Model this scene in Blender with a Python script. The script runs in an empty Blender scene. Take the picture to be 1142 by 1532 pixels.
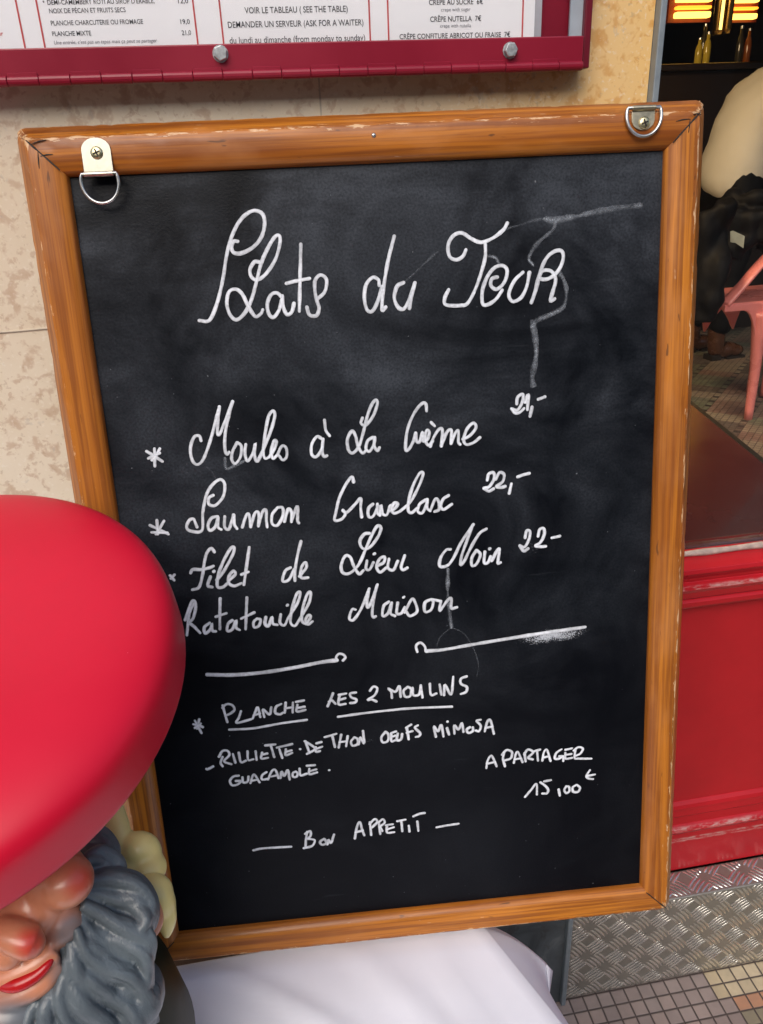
import bpy, bmesh, math, random
from mathutils import Vector, Matrix, noise
random.seed(7)
SC = bpy.context.scene
COL = SC.collection
R_ = math.radians

# ------------------------------------------------------------------ camera
F, CX, CY, PH = 1150.0, 571.0, 766.0, 1532.0
CAM = Vector((0.0, 0.0, 1.377))
AX = Vector((0.9855034, -0.1649921, -0.0395067))      # camera right in the world
AD = Vector((-0.1042314, -0.4050845, -0.9083184))     # camera down
AF = Vector((0.1338618, 0.8992687, -0.4164095))       # camera forward
cd = bpy.data.cameras.new('camera'); cam = bpy.data.objects.new('camera', cd); COL.objects.link(cam)
m = Matrix((AX, -AD, -AF)).transposed().to_4x4(); m.translation = CAM
cam.matrix_world = m
cd.sensor_fit = 'VERTICAL'; cd.sensor_height = 36.0; cd.sensor_width = 27.0
cd.lens = F / PH * 36.0
cd.clip_start = 0.02; cd.clip_end = 500.0
SC.camera = cam

# ------------------------------------------------------------------ sky, sun, exposure
SUN_EL, SUN_AZ = R_(41), R_(203)        # azimuth clockwise from +Y: behind the camera, to its left
w = bpy.data.worlds.new('World'); SC.world = w; w.use_nodes = True
wn = w.node_tree; bg = wn.nodes['Background']
sky = wn.nodes.new('ShaderNodeTexSky'); sky.sky_type = 'NISHITA'; sky.sun_disc = False
sky.sun_elevation = SUN_EL; sky.sun_rotation = SUN_AZ; sky.air_density = 1.0; sky.dust_density = 3.0; sky.ozone_density = 1.0
wn.links.new(sky.outputs[0], bg.inputs[0]); bg.inputs[1].default_value = 0.125
sd = bpy.data.lights.new('sun', 'SUN'); sd.energy = 1.45; sd.angle = R_(50); sd.color = (1.0, 0.95, 0.88)
so = bpy.data.objects.new('sun', sd); COL.objects.link(so)
dirv = Vector((math.sin(SUN_AZ) * math.cos(SUN_EL), math.cos(SUN_AZ) * math.cos(SUN_EL), math.sin(SUN_EL)))
so.rotation_euler = dirv.to_track_quat('Z', 'Y').to_euler()
SC.view_settings.view_transform = 'Standard'; SC.view_settings.look = 'None'
SC.view_settings.exposure = 0.48; SC.view_settings.gamma = 1.0

# ------------------------------------------------------------------ helpers
def ray(x, y): return AX * ((x - CX) / F) + AD * ((y - CY) / F) + AF
def at_d(x, y, d): return CAM + ray(x, y) * d
def at_y(x, y, Y): r = ray(x, y); return CAM + r * (Y / r.y)
def at_z(x, y, Z): r = ray(x, y); return CAM + r * ((Z - CAM.z) / r.z)

def empty(name, label, cat, loc=(0, 0, 0), mat=None, group=None):
    o = bpy.data.objects.new(name, None); COL.objects.link(o)
    if mat is not None: o.matrix_world = mat
    else: o.location = loc
    o['label'] = label; o['category'] = cat
    if group: o['group'] = group
    o.empty_display_size = 0.05
    return o
def tag(o, label, cat, group=None):
    o['label'] = label; o['category'] = cat
    if group: o['group'] = group
    return o
def obj(name, bm, mat, parent=None, smooth=False, loc=None):
    me = bpy.data.meshes.new(name)
    bmesh.ops.recalc_face_normals(bm, faces=bm.faces)
    bm.to_mesh(me); bm.free()
    if mat: me.materials.append(mat)
    if smooth:
        for p in me.polygons: p.use_smooth = True
    o = bpy.data.objects.new(name, me); COL.objects.link(o)
    if parent: o.parent = parent
    if loc: o.location = loc
    return o
def struct(name, bm, mat, parent=None):
    o = obj(name, bm, mat, parent); o['kind'] = 'structure'; return o
def bevel_mod(o, wd=0.002, seg=2):
    b = o.modifiers.new('bevel', 'BEVEL'); b.width = wd; b.segments = seg; b.limit_method = 'ANGLE'; return o
def remesh(o, vox, it=4, fac=0.5):
    r = o.modifiers.new('remesh', 'REMESH'); r.mode = 'VOXEL'; r.voxel_size = vox; r.use_smooth_shade = True
    if it:
        s = o.modifiers.new('smooth', 'SMOOTH'); s.factor = fac; s.iterations = it
    return o
def box(bm, x0, x1, y0, y1, z0, z1, M=None):
    vs = [bm.verts.new(Vector(p) if M is None else M @ Vector(p)) for p in
          ((x0, y0, z0), (x1, y0, z0), (x1, y1, z0), (x0, y1, z0), (x0, y0, z1), (x1, y0, z1), (x1, y1, z1), (x0, y1, z1))]
    for f in ((0, 3, 2, 1), (4, 5, 6, 7), (0, 1, 5, 4), (1, 2, 6, 5), (2, 3, 7, 6), (3, 0, 4, 7)):
        bm.faces.new([vs[i] for i in f])
    return bm
def quad(bm, pts):
    bm.faces.new([bm.verts.new(Vector(p)) for p in pts]); return bm
def ball(bm, c, r, ax=None, seg=24, rings=16):
    """ellipsoid: centre, radii (3) and the axes they lie along"""
    c = Vector(c)
    if not hasattr(r, '__len__'): r = (r, r, r)
    M = Matrix.Translation(c) @ ((Matrix(ax).transposed().to_4x4()) if ax else Matrix.Identity(4)) @ Matrix.Diagonal((r[0], r[1], r[2], 1))
    bmesh.ops.create_uvsphere(bm, u_segments=seg, v_segments=rings, radius=1.0, matrix=M)
    return bm
def smooth_pts(pts, n=6):
    if len(pts) < 3:
        a, b = pts; return [a.lerp(b, i / n) for i in range(n + 1)]
    P = [pts[0] * 2 - pts[1]] + list(pts) + [pts[-1] * 2 - pts[-2]]
    out = []
    for i in range(1, len(P) - 2):
        p0, p1, p2, p3 = P[i - 1:i + 3]
        for k in range(n):
            t = k / n
            out.append(0.5 * ((2 * p1) + (p2 - p0) * t + (2 * p0 - 5 * p1 + 4 * p2 - p3) * t * t + (3 * p1 - p0 - 3 * p2 + p3) * t ** 3))
    out.append(pts[-1].copy())
    return out
def tube(bm, pts, rad, seg=10, cap=True, flat=None, nrm=None):
    """swept tube; rad a number or list; flat = (factor) squashes along nrm"""
    pts = [Vector(p) for p in pts]; n = len(pts)
    rs = rad if hasattr(rad, '__len__') else [rad] * n
    rings = []; up = None
    for i, p in enumerate(pts):
        t = (pts[min(i + 1, n - 1)] - pts[max(i - 1, 0)]).normalized()
        if nrm is not None: up = Vector(nrm)
        if up is None: up = Vector((0, 0, 1)) if abs(t.z) < 0.9 else Vector((1, 0, 0))
        s = t.cross(up).normalized(); u = s.cross(t).normalized(); up = u
        k = flat if flat else 1.0
        rings.append([bm.verts.new(p + s * (math.cos(a) * rs[i]) + u * (math.sin(a) * rs[i] * k)) for a in [2 * math.pi * j / seg for j in range(seg)]])
    for a, b in zip(rings, rings[1:]):
        for j in range(seg): bm.faces.new((a[j], a[(j + 1) % seg], b[(j + 1) % seg], b[j]))
    if cap:
        bm.faces.new(rings[0]); bm.faces.new(rings[-1])
    return bm
def loop_tube(bm, pts, rad, seg=10, nrm=(0, 0, 1)):
    n = len(pts); rings = []; N = Vector(nrm)
    for i in range(n):
        t = (pts[(i + 1) % n] - pts[i - 1]).normalized(); s = t.cross(N).normalized(); u = s.cross(t)
        rings.append([bm.verts.new(pts[i] + s * math.cos(a) * rad + u * math.sin(a) * rad) for a in [2 * math.pi * j / seg for j in range(seg)]])
    for i in range(n):
        a, b = rings[i], rings[(i + 1) % n]
        for j in range(seg): bm.faces.new((a[j], a[(j + 1) % seg], b[(j + 1) % seg], b[j]))
    return bm
def lathe(bm, prof, M=None, seg=32, cap=True):
    rings = []
    for r, z in prof:
        ring = []
        for j in range(seg):
            a = 2 * math.pi * j / seg; v = Vector((r * math.cos(a), r * math.sin(a), z))
            ring.append(bm.verts.new(M @ v if M else v))
        rings.append(ring)
    for a, b in zip(rings, rings[1:]):
        for j in range(seg): bm.faces.new((a[j], a[(j + 1) % seg], b[(j + 1) % seg], b[j]))
    if cap: bm.faces.new(rings[0]); bm.faces.new(rings[-1])
    return bm
def grid(bm, fn, nu, nv):
    V = [[bm.verts.new(fn(i / nu, j / nv)) for i in range(nu + 1)] for j in range(nv + 1)]
    for j in range(nv):
        for i in range(nu): bm.faces.new((V[j][i], V[j][i + 1], V[j + 1][i + 1], V[j + 1][i]))
    return bm

# ------------------------------------------------------------------ materials
class Mat:
    def __init__(s, name):
        s.m = bpy.data.materials.new(name); s.m.use_nodes = True; s.t = s.m.node_tree
        s.b = s.t.nodes['Principled BSDF']; s.out = s.t.nodes['Material Output']
    def n(s, typ, **kw):
        nd = s.t.nodes.new(typ)
        for k, v in kw.items(): setattr(nd, k, v)
        return nd
    def link(s, a, b): s.t.links.new(a, b)
    def put(s, sock, v):
        if hasattr(v, 'links') or isinstance(v, bpy.types.NodeSocket): s.link(v, sock)
        elif isinstance(v, (tuple, list)) and sock.type == 'RGBA': sock.default_value = (*v[:3], 1)
        else: sock.default_value = v
    def coord(s, kind='Object', scale=(1, 1, 1), rot=(0, 0, 0), loc=(0, 0, 0)):
        tc = s.n('ShaderNodeTexCoord'); mp = s.n('ShaderNodeMapping')
        mp.inputs['Scale'].default_value = scale; mp.inputs['Rotation'].default_value = rot; mp.inputs['Location'].default_value = loc
        s.link(tc.outputs[kind], mp.inputs[0]); return mp.outputs[0]
    def noise(s, co, scale=5, detail=3, rough=0.5, dist=0.0, w=None):
        nd = s.n('ShaderNodeTexNoise'); s.link(co, nd.inputs['Vector'])
        nd.inputs['Scale'].default_value = scale; nd.inputs['Detail'].default_value = detail
        nd.inputs['Roughness'].default_value = rough; nd.inputs['Distortion'].default_value = dist
        return nd.outputs['Fac']
    def ramp(s, fac, stops, interp='LINEAR'):
        nd = s.n('ShaderNodeValToRGB'); s.put(nd.inputs[0], fac); cr = nd.color_ramp; cr.interpolation = interp
        while len(cr.elements) < len(stops): cr.elements.new(0.5)
        for e, (p, c) in zip(cr.elements, stops):
            e.position = p; e.color = (c, c, c, 1) if not hasattr(c, '__len__') else (*c[:3], 1)
        return nd.outputs[0]
    def mix(s, fac, a, b, mode='MIX'):
        nd = s.n('ShaderNodeMix', data_type='RGBA', blend_type=mode)
        s.put(nd.inputs[0], fac); s.put(nd.inputs[6], a); s.put(nd.inputs[7], b); return nd.outputs[2]
    def math(s, op, a, b=0.0, c=0.0, clamp=False):
        nd = s.n('ShaderNodeMath', operation=op, use_clamp=clamp)
        s.put(nd.inputs[0], a); s.put(nd.inputs[1], b); s.put(nd.inputs[2], c); return nd.outputs[0]
    def xyz(s, co):
        nd = s.n('ShaderNodeSeparateXYZ'); s.link(co, nd.inputs[0]); return nd.outputs
    def vec(s, x, y, z=0.0):
        nd = s.n('ShaderNodeCombineXYZ'); s.put(nd.inputs[0], x); s.put(nd.inputs[1], y); s.put(nd.inputs[2], z); return nd.outputs[0]
    def dist(s, co, p):
        nd = s.n('ShaderNodeVectorMath', operation='DISTANCE'); s.link(co, nd.inputs[0]); nd.inputs[1].default_value = p; return nd.outputs['Value']
    def white(s, co):
        nd = s.n('ShaderNodeTexWhiteNoise', noise_dimensions='3D'); s.link(co, nd.inputs['Vector']); return nd.outputs['Value']
    def bump(s, h, strength=0.3, d=0.001):
        nd = s.n('ShaderNodeBump'); s.put(nd.inputs['Height'], h); nd.inputs['Strength'].default_value = strength; nd.inputs['Distance'].default_value = d
        s.link(nd.outputs[0], s.b.inputs['Normal']); return s
    def set(s, **kw):
        names = dict(color='Base Color', rough='Roughness', metal='Metallic', spec='Specular IOR Level', coat='Coat Weight', coat_rough='Coat Roughness',
                     emit='Emission Color', emit_s='Emission Strength', alpha='Alpha', sheen='Sheen Weight', sss='Subsurface Weight', trans='Transmission Weight')
        for k, v in kw.items(): s.put(s.b.inputs[names[k]], v)
        return s

def plain(name, col, rough=0.5, metal=0.0, var=0.12, scale=30, **kw):
    M = Mat(name); co = M.coord()
    nz = M.noise(co, scale, 4, 0.6)
    dark = tuple(c * (1 - var) for c in col); lite = tuple(min(1, c * (1 + var)) for c in col)
    M.set(color=M.ramp(nz, [(0.3, dark), (0.7, lite)]), metal=metal, rough=M.ramp(nz, [(0.3, max(0.02, rough - 0.06)), (0.7, rough + 0.06)]), **kw)
    return M.m

def wood_mat():
    M = Mat('varnished_pine'); oi = M.n('ShaderNodeObjectInfo')
    tc = M.n('ShaderNodeTexCoord'); off = M.n('ShaderNodeVectorMath', operation='ADD')
    sc = M.math('MULTIPLY', oi.outputs['Random'], 7.0); M.link(tc.outputs['Object'], off.inputs[0]); M.link(M.vec(sc, M.math('MULTIPLY', sc, 1.7), sc), off.inputs[1])
    def mp(scale):
        m_ = M.n('ShaderNodeMapping'); m_.inputs['Scale'].default_value = scale; M.link(off.outputs[0], m_.inputs[0]); return m_.outputs[0]
    g1 = M.noise(mp((1.6, 60, 60)), 1.0, 3, 0.55, 0.6)
    g2 = M.noise(mp((5, 260, 260)), 1.0, 3, 0.6, 0.15)
    blot = M.noise(mp((9, 22, 22)), 1.0, 4, 0.6)
    c = M.ramp(g1, [(0.30, (0.21, 0.055, 0.008)), (0.46, (0.42, 0.135, 0.014)), (0.60, (0.54, 0.190, 0.020)), (0.76, (0.33, 0.095, 0.011))])
    c = M.mix(M.ramp(g2, [(0.42, 0.0), (0.60, 0.75)]), c, (0.19, 0.052, 0.010))
    c = M.mix(M.ramp(blot, [(0.5, 0.0), (0.75, 0.45)]), c, (0.52, 0.22, 0.075))
    at = M.n('ShaderNodeAttribute', attribute_name='wear')
    wn_ = M.noise(mp((60, 300, 300)), 1.0, 4, 0.7)
    worn = M.ramp(M.math('MULTIPLY_ADD', at.outputs['Fac'], 0.34, M.math('SUBTRACT', wn_, 0.79)), [(0.0, 0.0), (0.06, 1.0)])
    big = M.noise(mp((2.2, 14, 14)), 1.0, 3, 0.55, 0.5)
    c = M.mix(M.ramp(big, [(0.42, 0.0), (0.68, 0.5)]), c, (0.22, 0.062, 0.010))
    c = M.mix(M.math('MULTIPLY', worn, 0.9), c, (0.66, 0.43, 0.24))
    sc1 = M.noise(mp((40, 260, 260)), 1.0, 2, 0.5); dots = M.ramp(sc1, [(0.745, 0.0), (0.77, 0.6)])
    c = M.mix(dots, c, (0.66, 0.45, 0.28))
    dk = M.ramp(M.noise(mp((30, 170, 170)), 1.0, 2, 0.5, 0.3), [(0.25, 0.7), (0.29, 0.0)])
    c = M.mix(dk, c, (0.07, 0.028, 0.012))
    M.set(color=c, rough=M.ramp(blot, [(0.3, 0.30), (0.75, 0.5)]), coat=0.12, coat_rough=0.12, spec=0.32)
    M.bump(M.math('ADD', g2, M.math('MULTIPLY', blot, 1.5)), 0.25, 0.0006)
    return M.m
WOOD = wood_mat()

def board_mat():
    M = Mat('blackboard_paint'); co = M.coord()
    xyz = M.xyz(co)
    fine = M.noise(co, 420, 3, 0.6); mid = M.noise(co, 5.5, 5, 0.62, 0.8); big = M.noise(M.coord(loc=(3, 1, 0), rot=(0, 0, 0.5), scale=(1, 2.2, 1)), 3.0, 4, 0.6, 1.2)
    up = M.ramp(M.math('ADD', M.math('MULTIPLY', xyz[1], 1.15), 0.5), [(0.25, 0.10), (0.55, 0.40), (0.72, 0.85), (0.95, 1.1)])      # greyer towards the top: rubbed-in chalk dust plus sky reflection painted in
    dust = M.math('MULTIPLY', M.math('MULTIPLY', M.ramp(mid, [(0.36, 0.10), (0.64, 1.25)]), M.ramp(big, [(0.36, 0.22), (0.62, 1.25)])), up)
    dust = M.math('MULTIPLY', dust, M.ramp(fine, [(0.3, 0.55), (0.7, 1.3)]))
    c = M.mix(M.math('MULTIPLY', dust, 0.85, clamp=True), (0.0016, 0.0022, 0.0040), (0.043, 0.049, 0.060))
    speck = M.ramp(M.noise(co, 260, 1, 0.4), [(0.80, 0.0), (0.83, 0.55)])
    c = M.mix(speck, c, (0.22, 0.23, 0.25))
    scr = M.ramp(M.noise(M.coord(scale=(2.2, 26, 1), rot=(0, 0, 0.14)), 4.0, 3, 0.5), [(0.70, 0.0), (0.78, 0.22)])
    c = M.mix(scr, c, (0.07, 0.078, 0.09))
    M.set(color=c, rough=M.ramp(mid, [(0.3, 0.32), (0.7, 0.46)]), spec=0.12)
    M.bump(fine, 0.28, 0.0006)
    return M.m
BOARD = board_mat()

def chalk_mat(name, col, lo, hi, sc=900):
    M = Mat(name); co = M.coord()
    n1 = M.noise(co, sc, 2, 0.6); n2 = M.noise(co, 55, 3, 0.6)
    a = M.ramp(M.math('ADD', M.math('MULTIPLY', M.noise(co, 260, 2, 0.6), 0.55), M.math('MULTIPLY', n2, 0.45)), [(0.36, lo), (0.56, hi)])
    M.set(color=M.ramp(n2, [(0.3, tuple(c * 0.9 for c in col)), (0.7, col)]), rough=0.8, spec=0.2, alpha=M.math('MULTIPLY', a, M.n('ShaderNodeAttribute', attribute_name='ink').outputs['Fac']))
    return M.m
CHALK = chalk_mat('white_chalk_marker', (0.84, 0.87, 0.93), 0.74, 1.0)
def stain_mat():
    M = Mat('dried_water_mark'); co = M.coord(); n1 = M.noise(co, 420, 2, 0.6); n2 = M.noise(co, 60, 3, 0.6); at = M.n('ShaderNodeAttribute', attribute_name='dust')
    a = M.math('MULTIPLY', M.ramp(M.math('ADD', M.math('MULTIPLY', n1, 0.4), M.math('MULTIPLY', n2, 0.6)), [(0.34, 0.10), (0.66, 0.9)]), at.outputs['Fac'])
    M.set(color=(0.46, 0.50, 0.56), rough=0.85, spec=0.15, alpha=a); return M.m
STAIN = stain_mat()

def spray_mat():
    M = Mat('chalk_dust'); co = M.coord(); n1 = M.noise(co, 620, 2, 0.6); n2 = M.noise(co, 70, 3, 0.6)
    at = M.n('ShaderNodeAttribute', attribute_name='dust'); 
    a = M.ramp(M.math('ADD', M.math('ADD', M.math('MULTIPLY', n1, 0.6), M.math('MULTIPLY', n2, 0.4)), M.math('MULTIPLY_ADD', at.outputs['Fac'], 0.5, -0.72)), [(0.0, 0.0), (0.22, 0.8)])
    M.set(color=(0.55, 0.58, 0.63), rough=0.9, spec=0.1, alpha=a); return M.m
DUST = spray_mat()

def stone_mat():
    M = Mat('cream_breccia_stone'); co = M.coord(); xyz = M.xyz(co)
    n1 = M.noise(co, 58, 3, 0.55, 0.25); n2 = M.noise(M.coord(loc=(5, 2, 1)), 95, 4, 0.6, 0.4); n3 = M.noise(co, 4.5, 4, 0.6, 0.4); n4 = M.noise(M.coord(loc=(1, 8, 3)), 150, 3, 0.6)
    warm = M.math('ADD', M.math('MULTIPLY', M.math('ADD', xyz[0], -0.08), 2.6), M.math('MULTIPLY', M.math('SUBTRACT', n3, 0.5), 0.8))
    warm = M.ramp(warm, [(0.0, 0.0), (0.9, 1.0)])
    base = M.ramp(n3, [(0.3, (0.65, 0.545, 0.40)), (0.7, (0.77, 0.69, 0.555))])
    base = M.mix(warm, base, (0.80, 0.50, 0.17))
    blotch = M.ramp(n1, [(0.53, 0.0), (0.60, 0.60), (0.74, 0.85)])
    spots = M.ramp(n2, [(0.60, 0.0), (0.64, 0.55)])
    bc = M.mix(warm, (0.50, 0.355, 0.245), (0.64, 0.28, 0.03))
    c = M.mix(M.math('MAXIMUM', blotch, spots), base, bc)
    grey = M.ramp(M.noise(M.coord(loc=(9, 3, 2)), 50, 4, 0.6, 0.4), [(0.64, 0.0), (0.68, 0.5)])
    c = M.mix(M.math('MULTIPLY', grey, 0.6), c, (0.45, 0.42, 0.38))
    c = M.mix(M.ramp(n4, [(0.62, 0.0), (0.70, 0.45)]), c, (0.42, 0.30, 0.20)); c = M.mix(M.ramp(M.noise(M.coord(loc=(2, 5, 9)), 240, 2, 0.5), [(0.30, 0.35), (0.40, 0.0)]), c, (0.82, 0.76, 0.66))
    M.set(color=c, rough=M.ramp(n1, [(0.3, 0.32), (0.7, 0.45)]), spec=0.4)
    return M.m
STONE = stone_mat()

def slate_mat():
    M = Mat('grey_veined_marble'); co = M.coord(); n1 = M.noise(co, 11, 5, 0.65, 1.2); n2 = M.noise(co, 34, 4, 0.6, 0.4); n3 = M.noise(M.coord(loc=(4, 1, 7)), 16, 2, 0.5)
    c = M.ramp(n1, [(0.3, (0.04, 0.05, 0.056)), (0.55, (0.085, 0.10, 0.11)), (0.72, (0.15, 0.17, 0.18))])
    c = M.mix(M.ramp(n2, [(0.60, 0.0), (0.66, 0.6)]), c, (0.035, 0.032, 0.03))
    c = M.mix(M.ramp(n3, [(0.70, 0.0), (0.73, 0.9)]), c, (0.035, 0.022, 0.014))
    M.set(color=c, rough=0.42); return M.m
SLATE = slate_mat()

def tile_mat(name, size, rot, origin, mode):
    M = Mat(name); tc = M.n('ShaderNodeTexCoord'); mp = M.n('ShaderNodeMapping', vector_type='TEXTURE')
    mp.inputs['Location'].default_value = (origin[0], origin[1], 0); mp.inputs['Rotation'].default_value = (0, 0, rot); mp.inputs['Scale'].default_value = (size, size, 1)
    M.link(tc.outputs['Object'], mp.inputs[0]); x, y, _ = M.xyz(mp.outputs[0])
    ix, iy = M.math('FLOOR', x), M.math('FLOOR', y); fx, fy = M.math('FRACT', x), M.math('FRACT', y)
    ex = M.math('MINIMUM', fx, M.math('SUBTRACT', 1.0, fx)); ey = M.math('MINIMUM', fy, M.math('SUBTRACT', 1.0, fy)); e = M.math('MINIMUM', ex, ey)
    joint = M.ramp(e, [(0.035, 1.0), (0.075, 0.0)])
    rnd = M.white(M.vec(ix, iy, 3.3)); dirt = M.noise(tc.outputs['Object'], 9, 5, 0.65); dirt2 = M.noise(tc.outputs['Object'], 90, 4, 0.6)
    if mode == 'out':
        base = M.ramp(rnd, [(0.0, (0.34, 0.26, 0.235)), (0.6, (0.41, 0.325, 0.295)), (1.0, (0.47, 0.355, 0.31))])
        right = M.math('GREATER_THAN', ix, -0.5)
        cream = M.math('MULTIPLY', right, M.math('GREATER_THAN', iy, -2.5))
        base = M.mix(cream, base, M.ramp(rnd, [(0.0, (0.68, 0.54, 0.33)), (1.0, (0.78, 0.64, 0.42))]))
        s3 = M.math('MULTIPLY', M.math('GREATER_THAN', ix, 0.5), M.math('COMPARE', iy, -3.0, 0.4))
        base = M.mix(s3, base, M.ramp(rnd, [(0.0, (0.62, 0.27, 0.13)), (1.0, (0.70, 0.35, 0.19))]))
        s4 = M.math('MULTIPLY', M.math('GREATER_THAN', ix, 0.5), M.math('LESS_THAN', iy, -3.5))
        base = M.mix(s4, base, (0.33, 0.29, 0.18))
    else:
        bx = M.math('FLOOR', M.math('DIVIDE', ix, 4.0)); by = M.math('FLOOR', M.math('DIVIDE', iy, 7.0)); blk = M.white(M.vec(bx, by, 1.7))
        base = M.ramp(blk, [(0.0, (0.34, 0.25, 0.18)), (0.22, (0.14, 0.19, 0.11)), (0.52, (0.27, 0.145, 0.105)), (0.70, (0.36, 0.30, 0.20)), (0.86, (0.07, 0.055, 0.04))], 'CONSTANT')
        base = M.mix(0.22, base, M.ramp(rnd, [(0.0, (0.20, 0.14, 0.10)), (1.0, (0.60, 0.50, 0.38))]))
        band = M.math('LESS_THAN', M.math('FRACT', M.math('DIVIDE', iy, 7.0)), 0.12)
        chk = M.math('MULTIPLY', band, M.math('GREATER_THAN', M.math('FRACT', M.math('DIVIDE', ix, 3.0)), 0.5))
        base = M.mix(chk, base, (0.02, 0.018, 0.016))
    c = M.mix(M.ramp(dirt, [(0.35, 0.45), (0.7, 0.0)]), base, tuple(v * 0.5 for v in (0.32, 0.26, 0.24)))
    c = M.mix(M.math('MULTIPLY', dirt2, 0.18), c, (0.10, 0.08, 0.07))
    c = M.mix(joint, c, (0.075, 0.055, 0.048))
    M.set(color=c, rough=M.ramp(dirt, [(0.3, 0.5), (0.7, 0.38)])); M.bump(M.ramp(e, [(0.03, 0.0), (0.1, 1.0)]), 0.6, 0.0015)
    return M.m

def paint_mat(name, col, rough=0.25, edge=None, scr=0.35):
    M = Mat(name); co = M.coord(); n1 = M.noise(co, 7, 4, 0.6); n2 = M.noise(co, 160, 3, 0.6); n3 = M.noise(M.coord(scale=(18, 18, 60)), 3, 4, 0.7, 0.3)
    c = M.ramp(n1, [(0.3, tuple(v * 0.85 for v in col)), (0.7, tuple(v * 1.1 for v in col))])
    c = M.mix(M.ramp(n2, [(0.76, 0.0), (0.80, scr)]), c, tuple(0.5 * v + 0.25 for v in col))
    if edge:   # dust lying on the ledges named by height
        z = M.xyz(co)[2]; acc = None
        for zz, wd in edge:
            d = M.ramp(M.math('DIVIDE', M.math('ABSOLUTE', M.math('SUBTRACT', z, zz)), wd), [(0.3, 1.0), (1.0, 0.0)])
            acc = d if acc is None else M.math('MAXIMUM', acc, d)
        c = M.mix(M.math('MULTIPLY', acc, M.ramp(n3, [(0.42, 0.0), (0.62, 0.7)])), c, (0.55, 0.38, 0.36))
    M.set(color=c, rough=M.ramp(n1, [(0.3, rough), (0.7, rough + 0.12)]), coat=0.08, coat_rough=0.1, spec=0.35)
    M.bump(M.noise(co, 26, 3, 0.5), 0.06, 0.003)
    return M.m
RED = paint_mat('red_gloss_paint', (0.42, 0.010, 0.017), 0.26, edge=[(0.806, 0.004), (0.315, 0.005), (0.287, 0.003), (0.282, 0.003)])
BURG = paint_mat('burgundy_metal_paint', (0.24, 0.008, 0.026), 0.30, scr=0.5)
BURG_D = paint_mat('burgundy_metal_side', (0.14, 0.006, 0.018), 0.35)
STEEL = plain('brushed_steel', (0.56, 0.56, 0.54), 0.30, 1.0, 0.1, 80)
ZINC = plain('zinc_bolt', (0.42, 0.44, 0.45), 0.45, 0.7, 0.3, 300)
BRASS_S = plain('yellow_zinc_screw', (0.62, 0.55, 0.33), 0.32, 1.0, 0.2, 400)
TRIM = plain('grey_aluminium_trim', (0.25, 0.29, 0.32), 0.45, 0.3, 0.12, 60)
CAULK = plain('dirty_sealant', (0.42, 0.33, 0.29), 0.7, 0, 0.35, 60)
BLACKLINE = plain('black_joint', (0.02, 0.014, 0.01), 0.7)

def alu_mat():
    M = Mat('tread_plate_aluminium'); co = M.coord(); n1 = M.noise(co, 12, 5, 0.65); n2 = M.noise(co, 120, 3, 0.6)
    c = M.ramp(n1, [(0.3, (0.24, 0.225, 0.195)), (0.7, (0.35, 0.33, 0.29))]); c = M.mix(M.math('MULTIPLY', n2, 0.3), c, (0.24, 0.22, 0.19))
    M.set(color=c, metal=0.55, rough=M.ramp(n1, [(0.3, 0.42), (0.7, 0.30)])); return M.m
ALU = alu_mat()
RIB = plain('worn_tread_rib', (0.78, 0.76, 0.70), 0.20, 0.9, 0.12, 60)

def glass_mat(name, tint=(1, 1, 1), refl=1.0, rough=0.0):
    M = Mat(name); t = M.n('ShaderNodeBsdfTransparent'); t.inputs[0].default_value = (*tint, 1)
    g = M.n('ShaderNodeBsdfGlossy'); g.inputs['Roughness'].default_value = rough
    fr = M.n('ShaderNodeFresnel'); fr.inputs[0].default_value = 1.5; mx = M.n('ShaderNodeMixShader')
    M.link(M.math('MULTIPLY', fr.outputs[0], refl), mx.inputs[0]); M.link(t.outputs[0], mx.inputs[1]); M.link(g.outputs[0], mx.inputs[2])
    M.link(mx.outputs[0], M.out.inputs[0]); return M.m
GLASS = glass_mat('window_glass', (0.95, 0.96, 0.95), 0.38)
CASEGLASS = glass_mat('case_glass', (0.99, 0.99, 0.99), 0.25, 0.03)
PAPER = plain('menu_paper', (0.93, 0.935, 0.96), 0.5, 0, 0.02, 6)
INK = plain('dark_ink', (0.045, 0.045, 0.055), 0.6)
INK_L = plain('grey_ink', (0.20, 0.20, 0.23), 0.6)
INK_R = plain('red_ink', (0.55, 0.07, 0.07), 0.6)

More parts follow.
